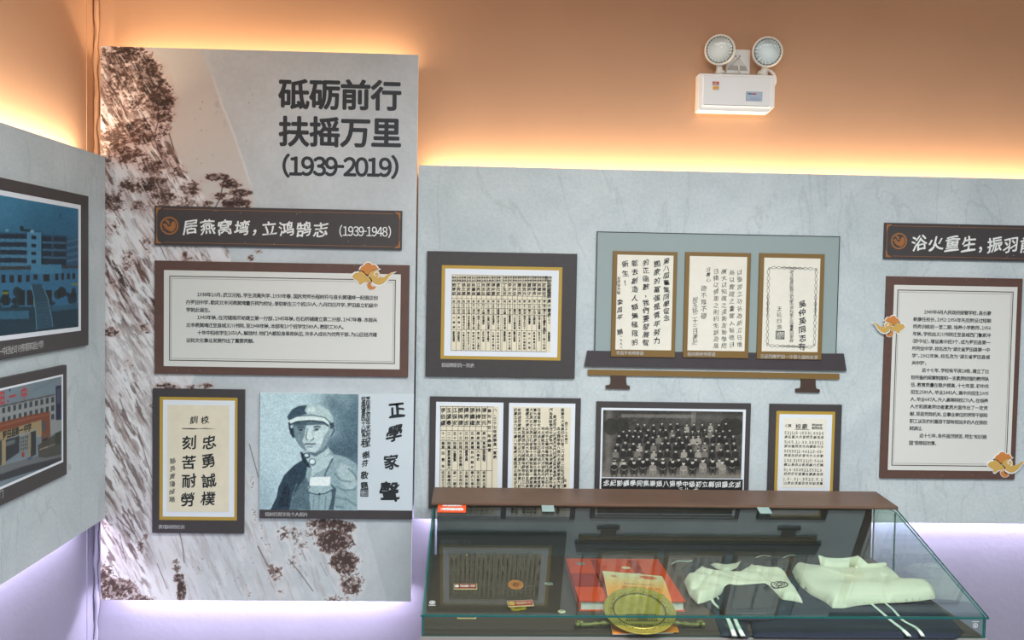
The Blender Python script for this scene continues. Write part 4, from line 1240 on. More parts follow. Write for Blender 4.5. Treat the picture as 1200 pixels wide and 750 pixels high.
C.line(z3([(150, 475), (165, 540), (173, 620), (178, 695)]), 1.0, (120, 160, 178)); C.line(z3([(205, 475), (232, 540), (250, 630), (256, 680)]), 1.0, (120, 160, 178))
C.line(z3([(165, 545), (166, 580)]), .8, (170, 160, 60))
C.line(z3([(294, 125), (294, 155)]), .9, (26, 40, 54))
C.img *= np.array([.62, .8, .86]); C.img += (fbm(h, w, 100, 110, 2) - .5)[..., None] * 12
C.build('colour_photograph', P.o, .0150, label='blue-toned photograph of school buildings')
t = Text(bold=.006, res=1); a = P.q(0, 411.5); b = P.q(51, 403)
t.line('罗田一中迁址义川书院(原实验小学)', a[0] - .05, b[0], a[1] - .002, .026, .0144, justify=True, y1=b[1]); t.build('caption_lettering', M_CAPTION, P.o)

P = Panel('framed_photograph', 'daylight photograph of a school gate with red roof characters in a dark frame', 'framed photograph',
          (-45, 440, 78, 575), False, LX, .014)
fix_panel(P, (78.6, 427.5), (78.2, 556), .95)
P.slab('frame', M_CHAR, (-P.W / 2, 0, P.W / 2, P.H), 0, .014, .0012)
r = rect_at(P, (74, 438.5), (73.4, 541.5), .87); P.slab('white_mat', M_MATT, r, .014, .0148)
r = rect_at(P, (72.2, 441), (71.6, 539.5), .85)
C = Canvas(r, 330, (150, 175, 185), P.q); h, w = C.h, C.w
U = C.jj / w; V = C.ii / h


def z4(pts): return [(x / 4.69, 430 + y / 4.69) for x, y in pts]


def wq(pts, c, a=1.0): C.poly(z4(pts), c, a)


C.img = np.array([150, 172, 184.]) * np.ones((h, w, 1)) * (.95 + .12 * (fbm(h, w, 5, 6) - .5))[..., None]
wq([(-300, 270), (0, 215), (300, 150), (335, 160), (335, 360), (-300, 480)], (176, 182, 182))
wq([(-300, 268), (0, 213), (300, 148), (300, 156), (0, 222), (-300, 277)], (90, 92, 94))
for i in range(-6, 10):
    for rr_, off in ((0, 0), (1, 54), (2, 108)):
        x = 10 + i * 30; y = 225 - i * 6.5 + off - rr_ * i * .8
        wq([(x, y), (x + 16, y - 3.4), (x + 16, y + 27), (x, y + 30)], (62, 78, 86)); wq([(x, y + 34), (x + 16, y + 30), (x + 16, y + 33), (x, y + 37)], (196, 200, 198))
wq([(305, 105), (335, 100), (335, 290), (305, 292)], (40, 48, 84)); wq([(312, 120), (328, 118), (328, 200), (312, 202)], (90, 96, 120))
wq([(-300, 380), (0, 305), (170, 262), (272, 243), (275, 365), (225, 372), (225, 330), (-300, 430)], (150, 84, 58)); wq([(-300, 350), (0, 322), (172, 275), (272, 257), (272, 262), (172, 282), (0, 330), (-300, 360)], (176, 110, 82))
wq([(-300, 440), (0, 358), (225, 290), (228, 372), (200, 378), (200, 350), (195, 342), (30, 395), (28, 545), (8, 550), (8, 398), (-300, 480)], (192, 172, 128))
wq([(-300, 480), (8, 400), (8, 540), (-300, 600)], (74, 78, 80)); wq([(30, 400), (105, 378), (105, 468), (30, 520)], (60, 66, 72)); wq([(105, 385), (165, 360), (165, 462), (105, 470)], (150, 158, 158)); wq([(165, 358), (196, 348), (196, 480), (165, 500)], (60, 64, 66))
wq([(228, 300), (250, 297), (250, 350), (228, 355)], (90, 98, 104)); wq([(225, 370), (275, 362), (275, 430), (240, 440), (225, 440)], (134, 96, 72)); wq([(232, 395), (262, 385), (262, 425), (232, 432)], (52, 54, 58))
for i in range(5):
    for j in range(4): wq([(112 + i * 11, 388 + j * 20 - i * 3), (118 + i * 11, 386 + j * 20 - i * 3), (118 + i * 11, 398 + j * 20 - i * 3), (112 + i * 11, 400 + j * 20 - i * 3)], (74, 80, 84))
wq([(30, 412), (80, 398), (80, 420), (30, 438)], (150, 160, 164), .7)
wq([(-300, 600), (0, 545), (200, 490), (335, 470), (335, 520), (-300, 700)], (130, 136, 140)); wq([(-300, 640), (0, 590), (130, 545), (335, 495), (335, 525), (-300, 720)], (70, 74, 82))
wq([(205, 430), (335, 350), (335, 480), (250, 500), (210, 495)], (84, 82, 76), .9); C.line(z4([(215, 455), (315, 420)]), 1.0, (190, 180, 160)); wq([(300, 365), (335, 350), (335, 420), (300, 430)], (60, 74, 60), .9)
wq([(155, 370), (168, 366), (168, 510), (152, 512)], (176, 164, 130), .9); wq([(150, 498), (172, 492), (172, 508), (150, 514)], (90, 110, 150))
C.ell(125 / 4.69, 430 + 482 / 4.69, 1.8, 3.2, (190, 70, 50)); C.ell(83 / 4.69, 430 + 407 / 4.69, 1.4, 1.4, (60, 110, 80))
C.line(z4([(180, 130), (330, 60)]), .4, (90, 100, 110), .6); C.ell(52 / 4.69, 430 + 127 / 4.69, 1.3, 1.3, (50, 70, 130)); C.ell(42 / 4.69, 430 + 188 / 4.69, 1, 1, (190, 50, 50))
C.img *= .80
C.build('colour_photograph', P.o, .0150, label='colour photograph of a white school block behind a brown gateway')
t = Text(bold=.03, res=2); P.z = .0150
M_RED = mat('red_sign_ink', (176, 62, 66), .6)
sp_ = (P.q(30, 480)[0] - P.q(20, 480)[0]) / 10
for ch, x, y in (('罗', -28, 475), ('田', 1, 466.5), ('一', 14, 464.3), ('中', 27.6, 461)):
    a = P.q(x, y); t.put(ch, a[0], a[1], .042, .0154)
t.build('roof_lettering', M_RED, P.o)
t = Text(bold=.03, res=1)
for ch, x, y in zip('罗田县第一中学', (4.8, 10, 15, 19.5, 24.5, 29.6, 34), (510, 508.2, 506.8, 505.2, 504, 502, 500.6)):
    a = P.q(x, y); t.put(ch, a[0], a[1], .026, .0154)
t.build('gate_lettering', M_INK, P.o)
t = Text(bold=.006, res=1); a = P.q(0, 580)
t.line('罗田县第一中学校门', a[0] - .20, a[0] + .02, a[1], .026, .0144, justify=True); t.build('caption_lettering', M_CAPTION, P.o)

# ================================================================== EMERGENCY LIGHT
M_PLASTIC = mat('white_plastic', (252, 252, 250), .35)
M_PLASTIC2 = mat('ivory_plastic', (246, 244, 234), .35)
EY = -0.0
el = thing('emergency_light', 'white twin-headed emergency light box high on the tan wall', 'emergency light', (0.970, 0, 2.252), ROT_BACK)
# outline with cut lower and upper corners
HW, HH = 0.146, 0.141


def oct_(w_, y0, y1, c0, c1): return [(-w_, y0 + c0), (-w_ + c0, y0), (w_ - c1, y0), (w_, y0 + c1), (w_, y1 - c0 * .6), (w_ - c0 * .6, y1), (-w_ + c0 * .9, y1), (-w_, y1 - c0 * .9)]


mb = MB(); o1 = oct_(HW, 0, HH, .004, .022); o2 = [(x * .985, .0705 + (y - .0705) * .97) for x, y in o1]
n = len(o1); vs = [(x, y, 0) for x, y in o1] + [(x, y, .046) for x, y in o1] + [(x, y, .050) for x, y in o2]
mb.add(vs, [tuple(range(n))[::-1]] + [(i, (i + 1) % n, n + (i + 1) % n, n + i) for i in range(n)] + [(n + i, n + (i + 1) % n, 2 * n + (i + 1) % n, 2 * n + i) for i in range(n)] + [tuple(range(2 * n, 3 * n))])
hb = mb.build('housing', M_PLASTIC, el)
MB().bbox(-.131, .017, .050, .131, .133, .056, .003).build('front_cover', M_PLASTIC, el)
MB().box(-.124, .0225, .056, .120, .0238, .0566).build('cover_groove', mat('groove_grey', (150, 150, 146), .5), el)
# status label
lp = MB().bbox(.034, .041, .056, .095, .075, .0575, .0006).build('status_label', mat('pale_blue_label', (186, 202, 224), .4), el)
MB().ringrect(.034, .041, .095, .075, .0012, .0575, .0579).build('label_border', mat('label_border_grey', (128, 142, 166), .4), lp)
t = Text(bold=.04, res=1); t.line('CTMINHUA', .0395, .0595, .0672, .0062, .0582, justify=True); t.build('label_lettering', M_INK, lp)
t = Text(bold=.04, res=1); t.line('敏华', .0600, .0735, .0672, .0068, .0582, justify=True); t.build('red_label_lettering', mat('bright_red_ink', (220, 50, 34), .5), lp)
for k in range(5):
    MB().lathe([(.0014, 0), (.0014, .0006)], 8, c=(.0525 + k * .0074, .0535, .0575)).build('indicator', MATS['label_border_grey'], lp)
t = Text(bold=.02, res=1)
for k in range(5): t.line(['主电', '充电', '故障', '应急', '测试'][k], .0495 + k * .0074, .0555 + k * .0074, .0475, .0034, .0581)
t.build('indicator_lettering', MATS['label_border_grey'], lp)
# stickers
s1 = MB().box(-.0945, .0955, .056, -.0700, .110, .0564).build('sticker', mat('red_sticker', (214, 66, 42), .5), el, label='red sticker')
MB().prism([(-.0925, .0975), (-.072, .0975), (-.072, .1005), (-.0790, .1035), (-.0830, .1085), (-.0875, .1045), (-.0925, .1015)], .0564, .0567).build('sticker_print', mat('sticker_grey', (196, 190, 182), .5), s1)
MB().box(-.079, .0960, .0567, -.0705, .0985, .0569).build('sticker_print', mat('sticker_teal', (110, 150, 150), .5), s1)
s2 = MB().box(-.0935, .0790, .056, -.0700, .0925, .0564).build('sticker', mat('yellow_sticker', (240, 176, 50), .5), el, label='yellow sticker')
MB().box(-.079, .0795, .0564, -.0705, .0850, .0567).build('sticker_print', MATS['sticker_grey'], s2)
# lamp heads
M_LENS = glass_mat('clear_lens', (.98, .99, .98), 1.35)
M_REFL = mat('faceted_reflector', (240, 243, 242), .3, metal=.8)
M_FACET = mat('reflector_dark_rib', (86, 98, 104), .35, metal=.4)
for hx, hz, sx_ in ((-.0685, .229, -1), (.111, .226, 1)):
    d = Vector((sx_ * .10 - .22, -.10, .95)).normalized(); a = Vector((1, 0, 0)); a = (a - d * a.dot(d)).normalized(); b = d.cross(a)
    AX = np.array([[a.x, b.x, d.x], [a.y, b.y, d.y], [a.z, b.z, d.z]])
    c = np.array((hx, hz, .050))
    R = .0575
    MB().lathe([(.020, -.034), (.038, -.030), (.052, -.012), (R - .001, 0), (R, .004), (R - .001, .012), (R - .003, .014), (R - .007, .0145), (R - .0075, .010)], 40, AX, c).build('lamp_head', M_PLASTIC2, el, smooth=True)
    hd = el.children[-1] if False else bpy.data.objects[-1] if False else [o_ for o_ in el.children if o_.name.startswith('lamp_head')][-1]
    hd.data.set_sharp_from_angle(angle=.7)
    rf = MB(); prof = [(.006, -.012)] + [(.008 + i * .0052, -.012 + .022 * (i / 8.) ** 2) for i in range(1, 9)]
    rf.lathe(prof, 36, AX, c + AX @ np.array([0, 0, .001])).build('reflector', M_REFL, hd)
    rb = MB()
    for ring, (r0, r1, z0_, z1_) in enumerate(((.013, .034, -.0085, .001), (.036, .0485, .0025, .0105))):
        for k in range(26):
            w_ = 2 * PI * (k + ring * .5) / 26; dw = (.11, .085)[ring]
            P4 = [(r0 * math.cos(w_ - dw * .5), r0 * math.sin(w_ - dw * .5), z0_ + .0022), (r1 * math.cos(w_ - dw), r1 * math.sin(w_ - dw), z1_ + .0022), (r1 * math.cos(w_ + dw), r1 * math.sin(w_ + dw), z1_ + .0022), (r0 * math.cos(w_ + dw * .5), r0 * math.sin(w_ + dw * .5), z0_ + .0022)]
            rb.add(np.array(P4) @ AX.T + c, [(0, 1, 2, 3)])
    rb.build('reflector_rib', M_FACET, hd, kind='stuff')
    MB().lathe([(.007, -.011), (.008, -.004), (.006, .001), (.003, .003)], 14, AX, c).build('bulb', mat('bulb_cream', (250, 246, 226), .25), hd, smooth=True)
    MB().lathe([(.050, .0112), (.046, .0135), (.03, .0158), (.012, .017), (.001, .0172)], 36, AX, c).build('lens', M_LENS, hd, smooth=True)
    nk = MB(); nk.tube([(hx + sx_ * -.006, .140, .030), (hx - sx_ * .004, .156, .034), (hx - sx_ * .002, .178, .036)], [.015, .013, .011], 14); nk.build('neck', M_PLASTIC2, el, smooth=True)
    MB().lathe([(.020, 0), (.020, .004), (.016, .010)], 20, [[1, 0, 0], [0, 0, 1], [0, -1, 0]], (hx - sx_ * .008, .1465, .028)).build('swivel_collar', M_PLASTIC2, el, smooth=False)
cab = [(.092, .140, .018), (.094, .158, .018), (.106, .167, .018), (.122, .168, .018), (.137, .163, .018), (.149, .151, .018), (.155, .136, .018), (.155, .122, .018), (.150, .110, .018), (.143, .102, .018), (.135, .098, .018)]
MB().tube(cab, .0060, 10).build('power_cable', M_PLASTIC, el, smooth=True)
# plug standing in the socket, with its own short lead
pc = MB(); pc.add([(-.030, .165, .008), (.052, .163, .008), (.014, .216, .008), (-.018, .178, .034), (.036, .176, .034), (.013, .204, .034)],
                  [(0, 2, 1), (3, 4, 5), (0, 1, 4, 3), (1, 2, 5, 4), (2, 0, 3, 5)]); pc.build('plug', mat('plug_white', (222, 220, 212), .45), el)
MB().tube([(.008, .182, .034), (.007, .172, .040), (.010, .160, .036), (.016, .146, .026)], .003, 8).build('plug_lead', M_PLASTIC2, el, smooth=True)
so = thing('wall_socket', 'white square wall socket behind the emergency light plug', 'socket', (0.972 + .012, 0, 2.243 + .165), ROT_BACK)
MB().bbox(-.046, -.004, 0, .046, .088, .008, .003).build('face_plate', M_PLASTIC, so)
for x in (-.012, .004): MB().lathe([(.0028, 0), (.0028, .0008)], 10, c=(x + .001, .062, .008)).build('pin_hole', mat('socket_hole', (30, 30, 30), .6), so)

# ================================================================== GLASS CASE
CX0, CX1 = -0.138, 1.487
CYF, CYR, CYB = -0.975, -0.38, -0.20
ZF, ZT, ZR, ZRB = 0.597, 0.660, 0.822, 0.843
M_WOODB = mat('brown_wood', (104, 80, 66), .45, noise=.12, nscale=9)
M_FELT = mat('case_floor_brown', (76, 62, 54), .7, noise=.06, nscale=30)
M_GLASS = glass_mat('green_tint_glass', (.89, .955, .93), 1.46)
M_GEDGE = mat('teal_glass_edge', (24, 104, 104), .15)
case = thing('display_case', 'low glass display case with brown wooden rail under the long board', 'display case', ((CX0 + CX1) / 2, CYF, 0))
ox, oy = (CX0 + CX1) / 2, CYF


def cb(mb_): # shift to local
    mb_.v = [v - np.array([ox, oy, 0]) for v in mb_.v]; return mb_


mb = MB().box(CX0, CYF, .08, CX1, CYB - .002, ZF - .02); cb(mb).build('cabinet_base', M_WOODB, case)
mb = MB().box(CX0 + .03, CYF + .04, 0, CX1 - .03, CYB - .03, .08); cb(mb).build('plinth', M_DARKLINE, case)
mb = MB().box(CX0 + .006, CYF + .008, ZF - .02, CX1 - .006, CYB - .004, ZF); cb(mb).build('case_floor', M_FELT, case)
mb = MB().box(CX0 - .004, CYF - .008, ZF - .035, CX1 + .004, CYF + .002, ZF - .006); cb(mb).build('front_ledge', mat('grey_steel_ledge', (142, 136, 134), .4), case)
for k in range(3):
    x0 = CX0 + .03 + k * .53
    mb = MB().box(x0, CYF - .012, .11, x0 + .5, CYF, .54); dr = cb(mb).build('cabinet_door', M_WOODB, case)
    mb = MB().box(x0 + .235, CYF - .026, .44, x0 + .265, CYF - .012, .45); cb(mb).build('door_handle', mat('steel_handle', (170, 170, 170), .3, metal=1), dr)
mb = MB().box(CX0 + .01, CYB - .004, ZF, CX1 - .01, CYB + .008, ZR + .01); cb(mb).build('back_panel', mat('case_back_dark', (64, 66, 66), .6), case)
# wooden rail along the top rear, its top sloping like the glass
sl = (ZRB - ZR) / (CYB - .0 - CYR)
prof = [(CYR, ZR - .0005), (CYR - .003, ZR + .005), (CYR + .004, ZR + .009), (CYB + .006, ZRB), (CYB + .012, ZRB - .004), (CYB + .012, ZR + .012), (CYR + .03, ZR + .0105)]
mb = MB(); vs = []
for x, e in ((CX0 - .004, 0), (CX1 + .006, 0)): vs += [(x, y, z) for y, z in prof]
n = len(prof); mb.add(vs, [tuple(range(n)), tuple(range(n, 2 * n))[::-1]] + [(i, n + i, n + (i + 1) % n, (i + 1) % n) for i in range(n)]); cb(mb).build('top_rail', M_WOODB, case)


def pane(name, quad, nrm, th=.006):
    """four corners (outer face), slab thickened along -nrm; broad faces clear, edges teal"""
    q_ = np.array(quad, float); d = np.array(nrm, float) / np.linalg.norm(nrm) * th
    mb_ = MB(); mb_.add(np.vstack([q_, q_ - d]), [(0, 1, 2, 3), (7, 6, 5, 4)], 0)
    mb_.add(np.vstack([q_, q_ - d]), [(0, 4, 5, 1), (1, 5, 6, 2), (2, 6, 7, 3), (3, 7, 4, 0)], 1)
    return cb(mb_).build(name, [M_GLASS, M_GEDGE], case)


dz, dy = ZR - ZT, CYR - CYF
nt_ = (0, -dz, dy)
OV = .012
tg = pane('top_pane', [(CX0 - .003, CYF - OV, ZT - OV * dz / dy), (CX1 + .003, CYF - OV, ZT - OV * dz / dy), (CX1 + .003, CYR + .02, ZR + .02 * dz / dy), (CX0 - .003, CYR + .02, ZR + .02 * dz / dy)], nt_)
TG = .0068
fg = pane('front_pane', [(CX0, CYF, ZF - .006), (CX1, CYF, ZF - .006), (CX1, CYF, ZT - TG), (CX0, CYF, ZT - TG)], (0, -1, 0))
for x, s_ in ((CX0, -1), (CX1, 1)):
    pane('side_pane', [(x, CYF + .0065, ZF - .006), (x, CYB - .006, ZF - .006), (x, CYB - .006, ZR - .011 + (CYB - CYR) * 0), (x, CYR, ZR - .0105), (x, CYF + .0065, ZT - TG)][:3] + [(x, CYF + .0065, ZT - TG)] if False else
         [(x, CYF + .0065, ZF - .006), (x, CYR, ZF - .006), (x, CYR, ZR - .0095), (x, CYF + .0065, ZT - TG + .0012)], (s_, 0, 0))
    pane('side_pane', [(x, CYR + .0005, ZF - .006), (x, CYB - .006, ZF - .006), (x, CYB - .006, ZR - .0105), (x, CYR + .0005, ZR - .0105)], (s_, 0, 0))
mb = MB()
# glass clips under the rail
for px_ in (641.5, 893.5):
    x = PY(px_, 598, CYR)[0]
    mb = MB(); z0_ = ZR - .003
    mb.add([(x - .021, CYR - .040, ZR + .0015 - .040 * dz / dy), (x + .021, CYR - .040, ZR + .0015 - .040 * dz / dy), (x + .021, CYR + .004, ZR + .0025), (x - .021, CYR + .004, ZR + .0025),
            (x - .021, CYR - .040, ZR + .0045 - .040 * dz / dy), (x + .021, CYR - .040, ZR + .0045 - .040 * dz / dy), (x + .021, CYR + .002, ZR + .0050), (x - .021, CYR + .002, ZR + .0050)],
           [(3, 2, 1, 0), (4, 5, 6, 7), (0, 1, 5, 4), (1, 2, 6, 5), (2, 3, 7, 6), (3, 0, 4, 7)])
    cb(mb).build('glass_clip', mat('frosted_clip', (150, 176, 172), .5), case)


def on_glass(px_, py_, lift=.0006):
    """point on the sloping pane"""
    d_ = ray(px_, py_); n_ = np.array(nt_, float); n_ /= np.linalg.norm(n_); p0 = np.array([0, CYF, ZT]) + n_ * lift
    return CAM + d_ * (np.dot(p0 - CAM, n_) / np.dot(d_, n_))


# orange notice stuck on the glass (its own thing)
A = on_glass(512.6, 600.4); B = on_glass(546, 600.9); Cc = on_glass(546, 589.6); Dd = on_glass(512.6, 589.0)
slope = math.atan2(dz, dy)
ns = thing('notice_sticker', 'small orange notice sticker at the upper left corner of the case glass', 'sticker', tuple((A + B) / 2), (slope, 0, 0))
Wd = (B - A)[0]; Hd = np.linalg.norm(Dd - A)
MB().box(-Wd / 2, 0, 0, Wd / 2, Hd, .0006).build('label_face', mat('orange_label', (236, 84, 30), .5), ns)
t = Text(bold=.03, res=1); t.line('请勿触摸展柜', -Wd * .36, Wd * .36, Hd * .74, Hd * .26, .0009, justify=True); t.line('文明参观·请勿倚靠', -Wd * .42, Wd * .42, Hd * .32, Hd * .30, .0009, justify=True)
t.build('label_lettering', M_WHITEINK, ns)
# small etched maker marks on the glass corners
for (px_, py_), lab in (((506.5, 707.5), 'small round white glass mark at the lower left corner of the case'),):
    p = on_glass(px_, py_)
    mk = thing('glass_mark', lab, 'sticker', tuple(p), (slope, 0, 0))
    mb = MB()
    for a0 in range(14):
        a1 = a0 + 1; f_ = 2 * PI / 14
        mb.prism([(.006 * math.cos(a0 * f_), .006 + .006 * math.sin(a0 * f_)), (.009 * math.cos(a0 * f_), .006 + .009 * math.sin(a0 * f_)), (.009 * math.cos(a1 * f_), .006 + .009 * math.sin(a1 * f_)), (.006 * math.cos(a1 * f_), .006 + .006 * math.sin(a1 * f_))], 0, .0004)
    mb.box(-.003, .002, 0, .003, .010, .0004); mb.box(-.010, -.009, 0, .010, -.006, .0004)
    mb.build('mark_print', M_CAPTION, mk)
p = PY(1143, 733, CYF - .0006)
mk = thing('glass_mark', 'small round white glass mark at the lower right corner of the case', 'sticker', tuple(p), ROT_BACK)
mb = MB()
for a0 in range(14):
    a1 = a0 + 1; f_ = 2 * PI / 14
    mb.prism([(.005 * math.cos(a0 * f_), .005 * math.sin(a0 * f_)), (.0075 * math.cos(a0 * f_), .0075 * math.sin(a0 * f_)), (.0075 * math.cos(a1 * f_), .0075 * math.sin(a1 * f_)), (.005 * math.cos(a1 * f_), .005 * math.sin(a1 * f_))], 0, .0004)
mb.box(-.002, -.003, 0, .002, .003, .0004); mb.box(-.010, .010, 0, .010, .0125, .0004); mb.build('mark_print', M_CAPTION, mk)

# ------------------------------------------------------------------ things in the case
FZ = ZF + .0004


def quadloc(pts): c = np.mean(np.array(pts), 0); return c


# red hardback book
T_ = .032
tops = [PZ(664, 654.3, FZ + T_), PZ(772.5, 655.2, FZ + T_), PZ(801.8, 704.2, FZ + T_), PZ(678, 704.6, FZ + T_)]
bx0 = (tops[0][0] + tops[3][0]) / 2; bx1 = (tops[1][0] + tops[2][0]) / 2; by1 = (tops[0][1] + tops[1][1]) / 2; by0 = (tops[2][1] + tops[3][1]) / 2
bk = thing('book', 'thick red hardback book lying flat in the glass case', 'book', ((bx0 + bx1) / 2, by0, FZ))
bw = bx1 - bx0; bd = by1 - by0
M_RED1 = mat('red_cover', (222, 72, 26), .5, noise=.05, nscale=30); M_RED2 = mat('dark_red_print', (168, 48, 36), .45)
MB().box(-bw / 2, 0, T_ - .003, bw / 2, bd, T_).build('front_cover', M_RED1, bk)
MB().box(-bw / 2, 0, 0, bw / 2, bd, .003).build('back_cover', M_RED1, bk)
MB().box(-bw / 2, .002, .003, -bw / 2 + .004, bd - .002, T_ - .003).build('spine', M_RED1, bk)
mb = MB()
for k in range(12): mb.box(-bw / 2 + .006, .006, .0032 + k * .00213, bw / 2 - .006, bd - .006, .0032 + k * .00213 + .0018)
mb.build('page_block', mat('page_paper', (226, 226, 214), .7), bk)
mb = MB().box(-bw / 2 + .0, bd * .30, T_, -bw / 2 + bw * .28, bd * .62, T_ + .0003); mb.box(bw * .16, bd * .05, T_, bw * .26, bd * .95, T_ + .0003); mb.box(-bw * .24, bd * .02, T_, -bw * .16, bd * .97, T_ + .0003); mb.build('cover_print', M_RED2, bk)
mb = MB().lathe([(.017, 0), (.017, .0004)], 20, c=(-bw * .36, bd * .86, T_ + .0003)); mb.build('cover_emblem', mat('grey_emblem', (150, 130, 120), .5), bk)
mb = MB().lathe([(.015, 0), (.015, .0004)], 20, c=(bw * .10, bd * .76, T_ + .0003)); mb.build('cover_emblem', mat('pale_emblem', (226, 206, 170), .5), bk)
t = Text(bold=.03, res=2); t.line('纪念册', bw * .0, bw * .22, bd * .60, .024, T_ + .0005, justify=True); t.build('cover_lettering', M_WHITEINK, bk)

# booklet leaning over the book, orange fading to cream
M_BKL = print_mat('booklet_print', .45)
pa, pb, pc_, pd = PZ(705.8, 666.8, FZ + T_ + .012), PZ(775.8, 674.4, FZ + T_ + .008), PZ(796, 741, FZ + .006), PZ(718, 742.7, FZ + .006)
bl = thing('booklet', 'cream to orange booklet lying over the red book behind the gold plate', 'booklet', tuple((pc_ + pd) / 2 * np.array([1, 1, 0]) + np.array([0, 0, FZ])))
bo = np.array(bl.location)
NU, NV = 60, 110
U, V = np.meshgrid(np.linspace(0, 1, NU), np.linspace(0, 1, NV))          # V 0 = far edge
top_ = pa[None, None] * (1 - U[..., None]) + pb[None, None] * U[..., None]; bot_ = pd[None, None] * (1 - U[..., None]) + pc_[None, None] * U[..., None]
G = top_ * (1 - V[..., None]) + bot_ * V[..., None]
Yb = G[..., 1]
zt = FZ + T_ + .006 + .012 * np.sin(np.clip(V * 1.6, 0, 1) * PI) * .6
drop = sstep(0.0, 1.0, (by0 + .006 - Yb) / .085)
G[..., 2] = zt * (1 - drop) + (FZ + .006) * drop
img = np.zeros((NV, NU, 3)); f_ = sstep(0, .62, V)[..., None]
img[:] = np.array([232, 222, 176]) * (1 - f_) + np.array([244, 144, 44]) * f_
nb = fbm(NV, NU, 10, 8, 4)
m_ = (np.exp(-(((U - .72) / .17) ** 2 + ((V - .10) / .06) ** 2) ** 2) * sstep(.35, .55, nb))[..., None]; img = img * (1 - m_) + np.array([224, 96, 60]) * m_
m_ = (np.exp(-(((U - .17) / .05) ** 2 + ((V - .13) / .028) ** 2) ** 2))[..., None] * .8; img = img * (1 - m_) + np.array([214, 90, 60]) * m_
m_ = ((U > .13) & (U < .9) & (V > .48) & (V < .72))[..., None] * 1.; img = img * (1 - m_) + np.array([48, 92, 150]) * m_
C = Canvas((0, 0, 1, 1), 4, (0, 0, 0)); C.w, C.h = NU, NV; C.img = img
o = C.build('cover', bl, 0, M_BKL)
n = G.reshape(-1, 3) - bo; o.data.vertices.foreach_set('co', n.astype(np.float32).ravel()); o.data.polygons.foreach_set('use_smooth', [True] * len(o.data.polygons)); o.data.update()
# pages under the cover
mb = MB(); us = np.linspace(.01, .99, 14).round(3)
Gs = G[::6, ::6]; hh, ww = Gs.shape[:2]; lo = Gs.copy(); lo[..., 2] -= .0045; up_ = Gs.copy(); up_[..., 2] -= .0008
vv = np.vstack([up_.reshape(-1, 3), lo.reshape(-1, 3)]) - bo; N_ = hh * ww; fs = []
for i in range(hh - 1):
    for j in range(ww - 1):
        a_ = i * ww + j; fs.append((a_, a_ + 1, a_ + ww + 1, a_ + ww)); fs.append((N_ + a_, N_ + a_ + ww, N_ + a_ + ww + 1, N_ + a_ + 1))
for i in range(hh - 1):
    for j in (0, ww - 1): a_ = i * ww + j; fs.append((a_, a_ + ww, N_ + a_ + ww, N_ + a_))
for j in range(ww - 1):
    for i in (0, hh - 1): a_ = i * ww + j; fs.append((a_, a_ + 1, N_ + a_ + 1, N_ + a_))
mb.add(vv, fs); mb.build('page_block', MATS['page_paper'], bl)
# booklet lettering laid along the sheet


def on_sheet(u, v, lift=.0006):
    i = min(NV - 1, max(0, v * (NV - 1))); j = min(NU - 1, max(0, u * (NU - 1)))
    i0, j0 = int(i), int(j); i1, j1 = min(i0 + 1, NV - 1), min(j0 + 1, NU - 1); fi, fj = i - i0, j - j0
    g = (G[i0, j0] * (1 - fi) + G[i1, j0] * fi) * (1 - fj) + (G[i0, j1] * (1 - fi) + G[i1, j1] * fi) * fj
    return g - bo + np.array([0, 0, lift])


def sheet_text(body, u0, u1, v, su, sv, m, name, bold=.03):
    mb_ = MB(); n_ = len(body)
    for k, ch in enumerate(body):
        g, fcs, adv, cj = glyph(ch, 0.0, 1)
        if not len(g): continue
        uc = u0 + (u1 - u0) * (k + .5) / n_
        mb_.add([on_sheet(uc + (p_[0] - .5) * su, v - (p_[1] - .38) * sv) for p_ in g], fcs)
    mb_.build(name, m, bl)


sheet_text('罗田县第一中学校史资料', .30, .80, .30, .045, .028, M_INKGREY, 'subtitle_lettering', .01)
sheet_text('罗田', .24, .46, .385, .10, .062, mat('orange_red_ink', (224, 84, 50), .5), 'title_lettering')
sheet_text('中校志', .55, .88, .385, .10, .062, MATS['orange_red_ink'], 'title_lettering')

# gold commemorative plate on its stand
M_BRASS = mat('brass_gold', (164, 150, 66), .38, metal=.40, noise=.10, nscale=60, bump=.2, bscale=300)
M_BRASSD = mat('dark_brass', (82, 78, 32), .5, metal=.4)
pb_ = PZ(756, 747, FZ + .004); Rp = .1055; tilt = math.radians(19)
pl = thing('commemorative_plate', 'round gold plate with raised rim tilted on a small stand in the glass case', 'plate', tuple(pb_), (tilt, 0, 0))
prof = [(.001, -.004), (Rp * .6, -.004), (Rp * .97, .004), (Rp, .0065), (Rp * .985, .0085), (Rp * .95, .0082), (Rp * .93, .0072), (Rp * .76, .0050), (Rp * .74, .0065), (Rp * .715, .0065), (Rp * .69, .0025), (Rp * .64, 0.0), (.001, 0.0)]
pd_ = MB().lathe(prof, 72, c=(0, Rp, .004)).build('plate_dish', M_BRASS, pl); smooth_angle(pd_, 30)
mb = MB()
for k in range(64):   # beaded and leafy relief round the rim
    a_ = 2 * PI * k / 64; r_ = Rp * (.835 + .05 * math.sin(k * 2.4)); z_ = .004 + .0062
    c_ = (r_ * math.cos(a_), Rp + r_ * math.sin(a_), z_); w_ = .0042
    mb.add([(c_[0] - w_, c_[1], z_ - .001), (c_[0], c_[1] - w_ * .6, z_ - .001), (c_[0] + w_, c_[1], z_ - .001), (c_[0], c_[1] + w_ * .6, z_ - .001), (c_[0], c_[1], z_ + .0016)], [(0, 1, 4), (1, 2, 4), (2, 3, 4), (3, 0, 4)])
mb.build('rim_relief', M_BRASSD, pl, kind='stuff')
